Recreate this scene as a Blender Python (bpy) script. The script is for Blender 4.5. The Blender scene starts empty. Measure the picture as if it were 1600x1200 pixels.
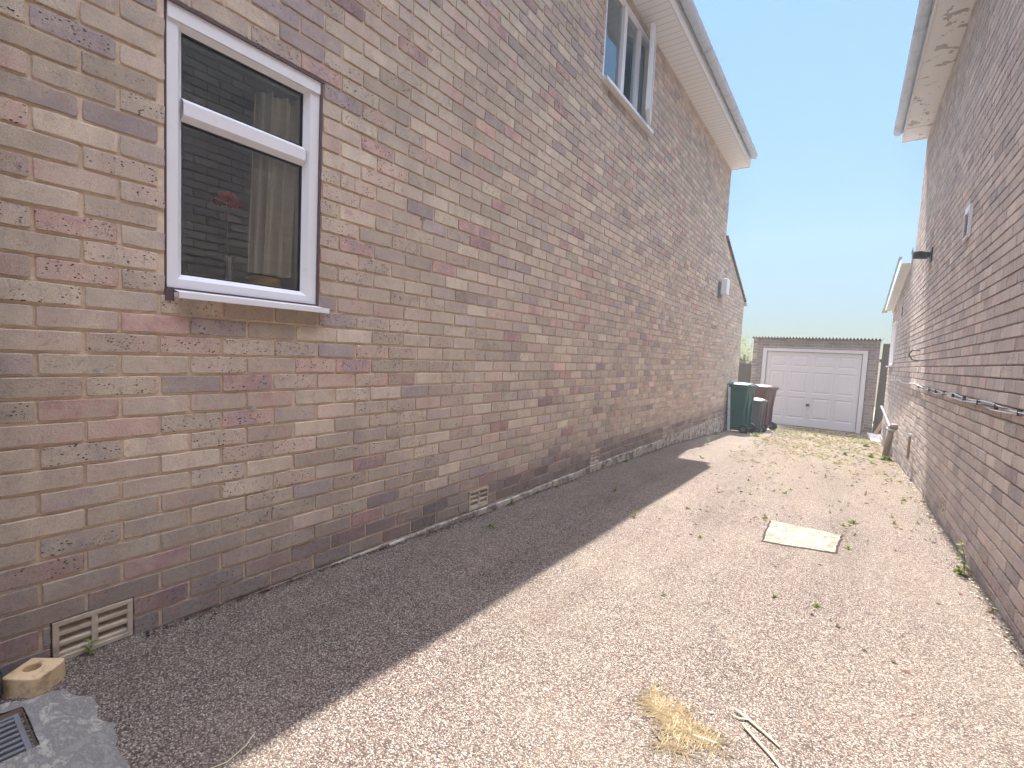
import bpy, math, random
from mathutils import Vector, Matrix
random.seed(7)
S = bpy.context.scene
PI = math.pi
# ---------------------------------------------------------------- camera
yaw, pitch, roll = 0.618066, 0.068888, 0.049406
cy, sy, cp, sp = math.cos(yaw), math.sin(yaw), math.cos(pitch), math.sin(pitch)
fwd = Vector((-sy*cp, cy*cp, -sp)); rt = Vector((cy, sy, 0)); up = rt.cross(fwd)
c_, s_ = math.cos(roll), math.sin(roll)
r2 = rt*c_ + up*s_; u2 = -rt*s_ + up*c_
cam = bpy.data.cameras.new('camera'); co = bpy.data.objects.new('camera', cam); S.collection.objects.link(co)
M4 = Matrix(((r2.x, u2.x, -fwd.x, 2.0688), (r2.y, u2.y, -fwd.y, 0.0), (r2.z, u2.z, -fwd.z, 1.1252), (0, 0, 0, 1)))
co.matrix_world = M4
cam.sensor_width = 36; cam.lens = 732.63/1600*36; cam.clip_start = .02; cam.clip_end = 2000
S.camera = co
# ---------------------------------------------------------------- world, sun, exposure
ZENITH_FILL = 7.5
SUN = Vector((-.40, 3.65, 4.95)).normalized()
el = math.asin(SUN.z); az = math.atan2(SUN.x, SUN.y)
W = bpy.data.worlds.new('World'); S.world = W; W.use_nodes = True
nt = W.node_tree; bg = nt.nodes['Background']
sky = nt.nodes.new('ShaderNodeTexSky'); sky.sky_type = 'NISHITA'; sky.sun_disc = False
sky.sun_elevation = el; sky.sun_rotation = az
sky.air_density = 1.0; sky.dust_density = 0.0; sky.ozone_density = 1.0; sky.altitude = 0
# soft shoulder on the sky's own brightness, the same in every direction
bw = nt.nodes.new('ShaderNodeRGBToBW'); nt.links.new(sky.outputs[0], bw.inputs[0])
ma = nt.nodes.new('ShaderNodeMath'); ma.operation = 'MULTIPLY_ADD'; nt.links.new(bw.outputs[0], ma.inputs[0]); ma.inputs[1].default_value = 2.75; ma.inputs[2].default_value = 1
hs = nt.nodes.new('ShaderNodeHueSaturation'); hs.inputs['Saturation'].default_value = 1.02; hs.inputs['Hue'].default_value = .488; nt.links.new(sky.outputs[0], hs.inputs['Color'])
dv = nt.nodes.new('ShaderNodeVectorMath'); dv.operation = 'DIVIDE'; nt.links.new(hs.outputs[0], dv.inputs[0]); nt.links.new(ma.outputs[0], dv.inputs[1])
# added bright patch of sky overhead, out of view, to lift the shade
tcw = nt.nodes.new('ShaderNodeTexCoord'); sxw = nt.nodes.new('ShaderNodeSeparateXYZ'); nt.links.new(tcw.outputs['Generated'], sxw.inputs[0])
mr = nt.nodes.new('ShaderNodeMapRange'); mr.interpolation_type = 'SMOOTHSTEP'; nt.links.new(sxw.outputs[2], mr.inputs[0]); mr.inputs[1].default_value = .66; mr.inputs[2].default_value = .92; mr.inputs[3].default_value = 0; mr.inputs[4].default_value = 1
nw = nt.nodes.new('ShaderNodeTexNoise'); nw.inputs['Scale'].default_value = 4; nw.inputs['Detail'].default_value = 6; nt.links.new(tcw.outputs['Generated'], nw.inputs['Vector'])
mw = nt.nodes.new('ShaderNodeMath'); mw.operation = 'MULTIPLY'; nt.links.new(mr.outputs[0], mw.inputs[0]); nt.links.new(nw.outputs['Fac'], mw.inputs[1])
mxw = nt.nodes.new('ShaderNodeMix'); mxw.data_type = 'RGBA'; mxw.blend_type = 'ADD'; nt.links.new(mw.outputs[0], mxw.inputs[0]); nt.links.new(dv.outputs[0], mxw.inputs[6]); mxw.inputs[7].default_value = (ZENITH_FILL, ZENITH_FILL*1.0, ZENITH_FILL*1.14, 1)
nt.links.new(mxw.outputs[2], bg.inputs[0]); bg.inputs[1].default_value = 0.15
sl = bpy.data.lights.new('sun', 'SUN'); sl.energy = 1.4; sl.angle = math.radians(.5); sl.color = (1, .96, .90)
so = bpy.data.objects.new('sun', sl); S.collection.objects.link(so)
so.rotation_euler = SUN.to_track_quat('Z', 'Y').to_euler()
S.view_settings.view_transform = 'Standard'; S.view_settings.look = 'None'
S.view_settings.exposure = 3.5; S.view_settings.gamma = 1
S.cycles.max_bounces = 8; S.cycles.diffuse_bounces = 5; S.cycles.transparent_max_bounces = 12

# ---------------------------------------------------------------- material helpers
def srgb(r, g, b, k=1.0):
    f = lambda v: ((v/255)/12.92 if v/255 <= .04045 else (((v/255)+.055)/1.055)**2.4)*k
    return (f(r), f(g), f(b), 1)
class NT:
    def __init__(s, name):
        s.m = bpy.data.materials.new(name); s.m.use_nodes = True; s.t = s.m.node_tree; s.n = s.t.nodes
        s.p = s.n['Principled BSDF']; s.out = s.n['Material Output']
        s.p.inputs['Specular IOR Level'].default_value = .25
    def add(s, typ, **kw):
        n = s.n.new(typ)
        for k, v in kw.items(): setattr(n, k, v)
        return n
    def link(s, a, b): s.t.links.new(a, b)
    def coord(s):
        if not hasattr(s, 'tc'): s.tc = s.add('ShaderNodeTexCoord')
        return s.tc.outputs['Object']
    def noise(s, scale, detail=4, rough=.55, vec=None, dist=0):
        n = s.add('ShaderNodeTexNoise'); n.inputs['Scale'].default_value = scale; n.inputs['Detail'].default_value = detail
        n.inputs['Roughness'].default_value = rough; n.inputs['Distortion'].default_value = dist
        s.link(vec or s.coord(), n.inputs['Vector']); return n.outputs['Fac']
    def voro(s, scale, feature='F1', vec=None, out='Distance', rnd=1):
        n = s.add('ShaderNodeTexVoronoi', feature=feature); n.inputs['Scale'].default_value = scale
        n.inputs['Randomness'].default_value = rnd
        s.link(vec or s.coord(), n.inputs['Vector']); return n.outputs[out]
    def mapping(s, scale):
        n = s.add('ShaderNodeMapping'); n.inputs['Scale'].default_value = scale; s.link(s.coord(), n.inputs['Vector']); return n.outputs[0]
    def ramp(s, fac, stops, interp='LINEAR'):
        n = s.add('ShaderNodeValToRGB'); n.color_ramp.interpolation = interp
        e = n.color_ramp.elements
        while len(e) < len(stops): e.new(.5)
        for i, (p, c) in enumerate(stops):
            e[i].position = p; e[i].color = c if len(c) == 4 else (*c, 1)
        s.link(fac, n.inputs[0]); return n.outputs[0]
    def val(s, fac, a, b, c=0., d=1.):
        n = s.add('ShaderNodeMapRange'); n.inputs[1].default_value = a; n.inputs[2].default_value = b
        n.inputs[3].default_value = c; n.inputs[4].default_value = d; s.link(fac, n.inputs[0]); return n.outputs[0]
    def math(s, op, a, b=None):
        n = s.add('ShaderNodeMath', operation=op)
        for i, v in enumerate((a, b)):
            if v is None: continue
            if isinstance(v, (int, float)): n.inputs[i].default_value = v
            else: s.link(v, n.inputs[i])
        return n.outputs[0]
    def mix(s, fac, a, b, blend='MIX'):
        n = s.add('ShaderNodeMix', data_type='RGBA', blend_type=blend)
        for sock, v in ((n.inputs[0], fac), (n.inputs[6], a), (n.inputs[7], b)):
            if isinstance(v, (int, float)): sock.default_value = v
            elif isinstance(v, tuple): sock.default_value = v
            else: s.link(v, sock)
        return n.outputs[2]
    def bump(s, h, dist, strength=1.0, normal=None):
        n = s.add('ShaderNodeBump'); n.inputs['Distance'].default_value = dist; n.inputs['Strength'].default_value = strength
        s.link(h, n.inputs['Height'])
        if normal: s.link(normal, n.inputs['Normal'])
        return n.outputs[0]
    def fin(s, col=None, rough=None, nrm=None, metal=None, spec=None):
        for k, v in (('Base Color', col), ('Roughness', rough), ('Metallic', metal), ('Specular IOR Level', spec)):
            if v is None: continue
            if isinstance(v, (int, float, tuple)): s.p.inputs[k].default_value = v
            else: s.link(v, s.p.inputs[k])
        if nrm: s.link(nrm, s.p.inputs['Normal'])
        return s.m

def brick_mat(name, stops, speck_dark=(.02, .018, .02, 1), tint=None, rough=.9, pits=True, vary=1.0):
    t = NT(name)
    at = t.add('ShaderNodeAttribute', attribute_name='bcol'); sep = t.add('ShaderNodeSeparateColor'); t.link(at.outputs['Color'], sep.inputs[0])
    r, g, b = sep.outputs[0], sep.outputs[1], sep.outputs[2]
    a = at.outputs['Alpha']
    n1 = t.noise(9, 3, .6); n2 = t.noise(60, 5, .65); n3 = t.noise(420, 3, .7)
    shift = t.math('ADD', r, t.val(n1, .3, .7, -.16*vary, .16*vary))
    base = t.ramp(shift, stops)
    # light grey bloom and colour drift inside each brick
    base = t.mix(t.val(n2, .45, .75, 0, .45), base, srgb(206, 194, 180, .9))
    base = t.mix(t.val(n2, .25, .42, .5, 0), base, srgb(160, 138, 134, .8))
    base = t.mix(1.0, base, t.ramp(b, [(0, (.76, .76, .77)), (1, (1.12, 1.12, 1.12))]), 'MULTIPLY')
    base = t.mix(1.0, base, t.ramp(n3, [(.3, (.68, .67, .66)), (.7, (1.32, 1.32, 1.32))]), 'MULTIPLY')
    h = t.math('ADD', t.math('MULTIPLY', n2, .7), t.math('MULTIPLY', n3, .5))
    if pits:
        v = t.voro(72, vec=t.mapping((1, 1, 1.5))); vn = t.noise(26, 2, .5)
        pit = t.math('MULTIPLY', t.val(t.math('ADD', v, t.math('MULTIPLY', t.noise(200, 2), .16)), .29, .36, .9, 0), t.math('MULTIPLY', t.val(g, .52, .6, 0, 1), t.val(vn, .47, .55, 0, 1)))
        v2 = t.voro(300); fp = t.math('MULTIPLY', t.val(v2, .2, .3, .85, 0), t.math('MULTIPLY', t.val(g, .45, .65, 0, .8), t.val(t.noise(45, 2), .5, .58, 0, 1)))
        pm = t.math('MAXIMUM', pit, fp)
        base = t.mix(pm, base, speck_dark)
        h = t.math('SUBTRACT', h, t.math('MULTIPLY', pm, 1.6))
    # soot and damp on bricks flagged dirty (alpha)
    base = t.mix(t.math('MULTIPLY', a, t.val(n2, .3, .6, 1, .72)), base, srgb(112, 102, 104, .8))
    dm = t.math('MULTIPLY', a, t.val(t.noise(16, 5, .7), .55, .66, 0, .8))
    base = t.mix(dm, base, srgb(176, 166, 158, .7))
    streak = t.noise(3.2, 6, .7, vec=t.mapping((1, 1.6, .45)))
    base = t.mix(1.0, base, t.ramp(streak, [(.3, (.86, .86, .85)), (.52, (1, 1, 1)), (.7, (1.1, 1.09, 1.06))]), 'MULTIPLY')
    blot = t.noise(28, 4, .7, dist=.8)
    base = t.mix(t.math('MULTIPLY', t.val(blot, .56, .66, 0, .5), t.val(g, .3, .5, 1, .2)), base, srgb(186, 132, 118))
    base = t.mix(t.math('MULTIPLY', t.val(blot, .3, .4, .55, 0), t.val(b, .3, .6, 1, .15)), base, srgb(120, 110, 112))
    base = t.mix(1.0, base, (1.0, 1.01, 1.10, 1), 'MULTIPLY')
    if tint: base = t.mix(1.0, base, tint, 'MULTIPLY')
    return t.fin(base, rough, t.bump(h, .0042, 1.0))

LB = [(0, srgb(176, 160, 152)), (.14, srgb(188, 172, 158)), (.3, srgb(200, 184, 160)), (.46, srgb(212, 196, 168)), (.6, srgb(200, 182, 160)),
      (.74, srgb(208, 186, 162)), (.86, srgb(208, 178, 158)), (.95, srgb(200, 162, 148)), (1, srgb(182, 156, 148))]
M = {}
M['brick_left'] = brick_mat('pitted_stock_brick', LB)
RB = [(0, srgb(176, 162, 152)), (.3, srgb(196, 180, 164)), (.6, srgb(204, 188, 168)), (.85, srgb(202, 180, 162)), (1, srgb(184, 162, 150))]
M['brick_right'] = brick_mat('buff_brick', RB, vary=.8)
M['brick_garage'] = brick_mat('grey_brown_brick', [(0, srgb(76, 74, 78)), (.5, srgb(98, 92, 92)), (1, srgb(112, 102, 98))], pits=False)

def mortar_mat(name, c1, c2, dirt=None):
    t = NT(name); n = t.noise(40, 6, .7); n2 = t.noise(5, 3); n3 = t.noise(350, 2)
    col = t.mix(t.val(n, .3, .7), c1, c2)
    col = t.mix(t.val(n2, .5, .75, 0, .45), col, srgb(184, 166, 148, .8))
    h = t.math('ADD', n, t.math('MULTIPLY', n3, .5))
    return t.fin(col, .95, t.bump(h, .004, .9))
M['mortar_left'] = mortar_mat('sandy_mortar', srgb(232, 212, 188), srgb(208, 188, 164))
M['mortar_right'] = mortar_mat('weathered_mortar', srgb(178, 162, 146), srgb(146, 132, 122))
M['mortar_garage'] = mortar_mat('grey_mortar', srgb(150, 140, 130), srgb(120, 112, 104))

def simple(name, col, rough=.6, nscale=30, amt=.15, bump=0., bscale=None, metal=0, spec=.3, dirt=None, dscale=4, dthr=(.55, .75), damt=.6):
    t = NT(name); n = t.noise(nscale, 5, .6)
    f = lambda k: tuple(min(1, c*k) for c in col[:3])+(1,)
    c = t.mix(n, f(1-amt), f(1+amt))
    if dirt: c = t.mix(t.val(t.noise(dscale, 6, .7), dthr[0], dthr[1], 0, damt), c, dirt)
    nr = t.bump(t.noise(bscale or nscale*3, 4), bump, .8) if bump else None
    return t.fin(c, rough, nr, metal, spec)
M['upvc'] = simple('white_plastic_frame', (.80, .80, .82, 1), .38, 6, .03, spec=.5, dirt=srgb(160, 150, 140), dscale=14, dthr=(.62, .8), damt=.25)
M['white_paint'] = simple('white_painted_board', (.74, .72, .70, 1), .55, 8, .05, dirt=srgb(140, 128, 120), dscale=9, dthr=(.6, .75), damt=.4)
M['bead'] = simple('brown_sealant', srgb(96, 78, 82), .8, 40, .3)
M['black_plastic'] = simple('black_plastic', (.02, .026, .036, 1), .45, 20, .2, spec=.4)
M['gutter'] = simple('grey_white_gutter', srgb(194, 204, 216), .5, 8, .08, dirt=srgb(140, 146, 156), dscale=7, dthr=(.5, .7), damt=.5)
M['cgutter'] = simple('dark_gutter', srgb(96, 100, 108), .5, 8, .1)
M['tile'] = simple('concrete_roof_tile', srgb(120, 112, 112), .9, 12, .25, .004, 60)
M['garage_door'] = simple('painted_metal_door', srgb(164, 163, 169), .5, 3, .04, spec=.4, dirt=srgb(150, 146, 146), dscale=5, dthr=(.55, .8), damt=.3)
M['asbestos'] = simple('corrugated_cement_sheet', srgb(128, 122, 112), .95, 14, .2, .003, 60, dirt=srgb(90, 92, 70), dscale=6)
M['concrete'] = simple('pale_concrete', srgb(186, 178, 166), .95, 20, .3, .006, 60, dirt=srgb(110, 100, 98), dscale=9, dthr=(.46, .56), damt=.8)
M['grey_pipe'] = simple('grey_plastic_pipe', srgb(112, 112, 116), .5, 12, .12, dirt=srgb(150, 148, 146), dscale=16)
M['brown_pipe'] = simple('brown_clay_pipe', srgb(146, 128, 116), .7, 14, .15)
M['dark_fence'] = simple('weathered_fence_board', srgb(74, 66, 62), .9, 24, .3, .003)
M['batten'] = simple('bare_timber', srgb(150, 128, 104), .85, 20, .2)
M['room'] = simple('dim_room_wall', srgb(176, 206, 226), .9, 3, .06)
M['green_bin'] = simple('green_bin_plastic', (.004, .075, .068, 1), .45, 12, .12, spec=.5)
M['maroon_bin'] = simple('maroon_bin_plastic', (.12, .045, .055, 1), .5, 12, .12, spec=.4)
M['grey_bin'] = simple('grey_bin_plastic', (.10, .09, .095, 1), .5, 12, .12, spec=.4)
M['cream'] = simple('cream_lid', srgb(206, 198, 178), .5, 12, .08)
M['rubber'] = simple('black_rubber', (.02, .02, .023, 1), .7, 20, .2)
M['curtain'] = simple('cream_curtain', srgb(236, 232, 214), .9, 60, .06)
M['yellow'] = simple('yellow_bowl', srgb(226, 190, 70), .5, 30, .06)
M['petal'] = simple('red_petal', srgb(246, 70, 96), .7, 60, .2)
M['stem_green'] = simple('thin_stem', srgb(120, 130, 90), .8)
M['cable_white'] = simple('white_cable', (.7, .7, .7, 1), .5)
M['straw'] = simple('dry_straw', srgb(196, 180, 150), .8, 40, .25)
M['stick'] = simple('bleached_stick', srgb(214, 200, 168), .8, 60, .2)
M['cast_iron'] = simple('grey_cast_grate', srgb(112, 112, 116), .7, 30, .2, .002)
M['void'] = simple('deep_shadow_hollow', (.012, .011, .011, 1), 1.0)
M['bark'] = simple('grey_bark', srgb(98, 84, 70), .9, 30, .2)
M['leaf_brown'] = simple('dead_leaf', srgb(104, 70, 54), .85, 60, .4)
M['litter'] = simple('dry_litter', srgb(52, 40, 36), .95, 60, .5)
M['airbrick'] = simple('buff_clay_vent', srgb(188, 173, 156), .85, 30, .14, .002, dirt=srgb(140, 126, 120), dscale=18, dthr=(.5, .66), damt=.6)

# ribbed soffit (joints every 100 mm across the run)
t = NT('ribbed_white_soffit'); sx = t.add('ShaderNodeSeparateXYZ'); t.link(t.coord(), sx.inputs[0])
fr = t.math('FRACT', t.math('MULTIPLY', sx.outputs[1], 10.0)); line = t.val(fr, .03, .07, 1, 0)
t.fin(t.mix(line, (.86, .87, .88, 1), srgb(176, 170, 166)), .5, t.bump(t.math('SUBTRACT', 1, line), .004)); M['soffit_left'] = t.m
# peeling painted soffit
t = NT('peeling_white_soffit'); n = t.noise(5, 6, .72, dist=.6); fl = t.val(n, .60, .615); edge = t.math('MULTIPLY', t.val(n, .575, .6), t.val(n, .60, .62, 1, 0))
c = t.mix(fl, (.80, .80, .80, 1), srgb(190, 180, 174)); c = t.mix(edge, c, srgb(110, 104, 108))
t.fin(c, .7, t.bump(n, .01)); M['soffit_right'] = t.m
# glass
def glass(name, tint=(.86, .93, .95, 1), extra=.1):
    t = NT(name); tr = t.add('ShaderNodeBsdfTransparent'); tr.inputs[0].default_value = tint
    gl = t.add('ShaderNodeBsdfGlossy'); gl.inputs['Roughness'].default_value = .015; gl.inputs[0].default_value = (.84, .94, 1, 1)
    fn = t.add('ShaderNodeFresnel'); fn.inputs[0].default_value = 1.52
    f = t.val(fn.outputs[0], 0, 1, extra, 1)
    mx = t.add('ShaderNodeMixShader'); t.link(f, mx.inputs[0]); t.link(tr.outputs[0], mx.inputs[1]); t.link(gl.outputs[0], mx.inputs[2])
    t.link(mx.outputs[0], t.out.inputs[0]); return t.m
M['glass'] = glass('window_glass', (.94, .98, .97, 1), .15); M['vase_glass'] = glass('clear_glass', (.97, .97, .96, 1), .16)
# leaves
def leafmat(name, c1, c2):
    t = NT(name); oi = t.add('ShaderNodeObjectInfo'); n = t.noise(30, 3)
    c = t.mix(n, c1, c2); c = t.mix(t.math('MULTIPLY', oi.outputs['Random'], .5), c, c2)
    t.link(c, t.p.inputs['Base Color']); t.p.inputs['Roughness'].default_value = .6
    tl = t.add('ShaderNodeBsdfTranslucent'); t.link(c, tl.inputs[0])
    mx = t.add('ShaderNodeMixShader'); mx.inputs[0].default_value = .45
    t.link(t.p.outputs[0], mx.inputs[1]); t.link(tl.outputs[0], mx.inputs[2]); t.link(mx.outputs[0], t.out.inputs[0]); return t.m
M['leaf'] = leafmat('weed_leaf', srgb(88, 112, 48), srgb(138, 148, 72))
M['leaf_dry'] = leafmat('yellowing_leaf', srgb(106, 104, 48), srgb(146, 122, 72))
M['leaf_tree'] = leafmat('hedge_leaf', srgb(84, 104, 48), srgb(126, 136, 70))

# driveway: bonded chippings
t = NT('bonded_chippings')
wn = t.add('ShaderNodeTexNoise'); wn.inputs['Scale'].default_value = 60; t.link(t.coord(), wn.inputs['Vector'])
vm = t.add('ShaderNodeVectorMath', operation='MULTIPLY_ADD'); t.link(wn.outputs['Color'], vm.inputs[0]); vm.inputs[1].default_value = (.006,)*3; t.link(t.coord(), vm.inputs[2])
vec = vm.outputs[0]
d1 = t.voro(215, vec=vec); cc = t.voro(215, vec=vec, out='Color'); sc = t.add('ShaderNodeSeparateColor'); t.link(cc, sc.inputs[0])
d2 = t.voro(260, vec=vec)
col = t.ramp(sc.outputs[0], [(0, srgb(98, 82, 82)), (.2, srgb(140, 118, 112)), (.45, srgb(176, 152, 142)), (.7, srgb(202, 180, 166)), (.88, srgb(216, 200, 184)), (.97, srgb(240, 234, 226))])
gap = t.val(d1, .36, .64, 0, .7)
col = t.mix(gap, col, srgb(80, 66, 66))
big = t.noise(1.3, 5, .65); med = t.noise(14, 4, .6)
col = t.mix(t.val(big, .42, .7, 0, .2), col, srgb(196, 178, 158))
trk = t.noise(1.0, 6, .7, vec=t.mapping((2.2, .35, 1)))
col = t.mix(1.0, col, t.ramp(trk, [(.32, (.80, .79, .78)), (.5, (1, 1, 1)), (.68, (1.10, 1.08, 1.04))]), 'MULTIPLY')
col = t.mix(1.0, col, (.56, .585, .575, 1), 'MULTIPLY')
col = t.mix(1.0, col, t.ramp(med, [(.25, (.93, .93, .93)), (.75, (1.06, 1.06, 1.06))]), 'MULTIPLY')
# dusty, mossy far end of the drive
sx = t.add('ShaderNodeSeparateXYZ'); t.link(t.coord(), sx.inputs[0])
far = t.math('MULTIPLY', t.val(sx.outputs[1], 4.5, 10, 0, 1), t.val(sx.outputs[0], .6, 1.4, .2, 1))
mo = t.math('MULTIPLY', far, t.val(t.noise(5, 7, .75), .42, .58, .15, .9))
moss = t.ramp(t.noise(22, 5, .7), [(.3, srgb(92, 78, 62)), (.46, srgb(132, 114, 96)), (.58, srgb(96, 96, 62)), (.7, srgb(142, 126, 110))])
col = t.mix(mo, col, moss)
h = t.math('SUBTRACT', t.math('MULTIPLY', t.val(d1, 0, .7, 1, 0), 1.0), t.math('MULTIPLY', d2, .4))
h = t.math('ADD', h, t.math('MULTIPLY', sc.outputs[1], .5))
M['drive'] = t.fin(col, t.val(sc.outputs[2], 0, 1, .75, 1), t.bump(h, .0032, .85), spec=.06)
M['soil'] = simple('dry_ground', srgb(140, 124, 100), .95, 6, .2, .02, 20)
# manhole slab
t = NT('cracked_slab'); v = t.voro(16, 'DISTANCE_TO_EDGE', vec=None); n = t.noise(30, 6, .7); n2 = t.noise(8, 5, .75, dist=1.2)
c = t.mix(n, srgb(206, 200, 182), srgb(232, 230, 216)); c = t.mix(t.val(n2, .44, .52, .9, 0), c, srgb(150, 148, 132)); c = t.mix(t.math('MULTIPLY', t.val(n2, .50, .51, 0, 1), t.val(n2, .515, .525, 1, 0)), c, srgb(90, 86, 84))
c = t.mix(t.val(v, 0, .02, .35, 0), c, srgb(150, 146, 130)); c = t.mix(t.val(t.noise(14, 4), .66, .72, 0, .7), c, srgb(112, 108, 108))
c = t.mix(1.0, c, (.44, .44, .42, 1), 'MULTIPLY'); M['slab'] = t.fin(c, .95, t.bump(t.math('ADD', n, n2), .006))
# rough weathered cement round the gully
t = NT('rough_cement'); n = t.noise(14, 10, .82, dist=.25, vec=t.mapping((1, 1.8, 1))); n3 = t.noise(160, 3)
c = t.ramp(n, [(.3, srgb(120, 116, 114)), (.42, srgb(180, 178, 172)), (.5, srgb(146, 142, 138)), (.58, srgb(200, 196, 186)), (.7, srgb(236, 230, 212))])
M['cement'] = t.fin(c, .95, t.bump(t.math('ADD', n, t.math('MULTIPLY', n3, .25)), .02))

# ---------------------------------------------------------------- object helpers
COL = S.collection
class MB:
    def __init__(s): s.v = []; s.f = []; s.mi = []
    def poly(s, pts, mi=0):
        b = len(s.v); s.v += [tuple(p) for p in pts]; s.f.append(tuple(range(b, b+len(pts)))); s.mi.append(mi)
    def box(s, x0, x1, y0, y1, z0, z1, mi=0, skip=()):
        b = len(s.v)
        s.v += [(x, y, z) for z in (z0, z1) for y in (y0, y1) for x in (x0, x1)]
        F = {'-z': (0, 2, 3, 1), '+z': (4, 5, 7, 6), '-y': (0, 1, 5, 4), '+y': (2, 6, 7, 3), '-x': (0, 4, 6, 2), '+x': (1, 3, 7, 5)}
        for k, f in F.items():
            if k in skip: continue
            s.f.append(tuple(b+i for i in f)); s.mi.append(mi)
    def xbox(s, mat, sx, sy, sz, mi=0):       # box centred on a matrix
        b = len(s.v)
        s.v += [tuple(mat @ Vector((x*sx/2, y*sy/2, z*sz/2))) for z in (-1, 1) for y in (-1, 1) for x in (-1, 1)]
        for f in ((0, 2, 3, 1), (4, 5, 7, 6), (0, 1, 5, 4), (2, 6, 7, 3), (0, 4, 6, 2), (1, 3, 7, 5)):
            s.f.append(tuple(b+i for i in f)); s.mi.append(mi)
    def tube(s, pts, r, n=8, mi=0, cap=True):
        pts = [Vector(p) for p in pts]; rs = r if isinstance(r, (list, tuple)) else [r]*len(pts)
        b = len(s.v); prev = None
        for i, p in enumerate(pts):
            d = (pts[min(i+1, len(pts)-1)]-pts[max(i-1, 0)]).normalized()
            a = prev if prev else (Vector((0, 0, 1)) if abs(d.z) < .9 else Vector((1, 0, 0)))
            e1 = (a-d*a.dot(d)).normalized(); e2 = d.cross(e1); prev = e1
            for k in range(n):
                th = 2*PI*k/n; s.v.append(tuple(p+(e1*math.cos(th)+e2*math.sin(th))*rs[i]))
        for i in range(len(pts)-1):
            for k in range(n):
                k2 = (k+1) % n; s.f.append((b+i*n+k, b+i*n+k2, b+(i+1)*n+k2, b+(i+1)*n+k)); s.mi.append(mi)
        if cap:
            s.f.append(tuple(b+k for k in reversed(range(n)))); s.mi.append(mi)
            e = b+(len(pts)-1)*n; s.f.append(tuple(e+k for k in range(n))); s.mi.append(mi)
    def lathe(s, prof, c=(0, 0, 0), n=20, mi=0):
        b = len(s.v)
        for r, z in prof:
            for k in range(n):
                th = 2*PI*k/n; s.v.append((c[0]+r*math.cos(th), c[1]+r*math.sin(th), c[2]+z))
        for i in range(len(prof)-1):
            for k in range(n):
                k2 = (k+1) % n; s.f.append((b+i*n+k, b+i*n+k2, b+(i+1)*n+k2, b+(i+1)*n+k)); s.mi.append(mi)
    def build(s, name, mats, parent=None, smooth=False, bevel=0, loc=None):
        me = bpy.data.meshes.new(name); me.from_pydata(s.v, [], s.f)
        for m in (mats if isinstance(mats, (list, tuple)) else [mats]): me.materials.append(M[m] if isinstance(m, str) else m)
        me.polygons.foreach_set('material_index', s.mi)
        if smooth: me.polygons.foreach_set('use_smooth', [True]*len(s.f))
        me.update()
        o = bpy.data.objects.new(name, me); COL.objects.link(o)
        if parent: o.parent = parent
        if loc: o.location = loc
        if bevel:
            bm = o.modifiers.new('bevel', 'BEVEL'); bm.width = bevel; bm.segments = 2; bm.limit_method = 'ANGLE'
        return o
def empty(name, loc=(0, 0, 0), rz=0):
    o = bpy.data.objects.new(name, None); o.location = loc; o.rotation_euler = (0, 0, rz); o.empty_display_size = .2; COL.objects.link(o); return o
def tag(o, label=None, cat=None, group=None, kind=None):
    if label: o['label'] = label
    if cat: o['category'] = cat
    if group: o['group'] = group
    if kind: o['kind'] = kind
    return o
def reloc(root):   # children were modelled in world space: keep them there though the root sits elsewhere
    inv = Matrix.Translation(-root.location)
    for ch in root.children:
        ch.matrix_parent_inverse = inv
    return root
GY = [-60, -3, .5, 2.5, 4.5, 6.9, 9.2, 10.5, 15.3, 60]; GZ = [.3, .05, 0, -.05, -.09, -.15, -.27, -.34, -.57, -1.4]
def gz(y):
    for i in range(len(GY)-1):
        if y <= GY[i+1]: return GZ[i]+(GZ[i+1]-GZ[i])*(y-GY[i])/(GY[i+1]-GY[i])
    return GZ[-1]
WX = 2.79
def gs(x, y): return gz(y)+.004*math.sin(x*3.1+y*1.7)+.003*math.sin(y*4.3-x*2)+.006*math.exp(-((x)/.1)**2)

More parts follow.
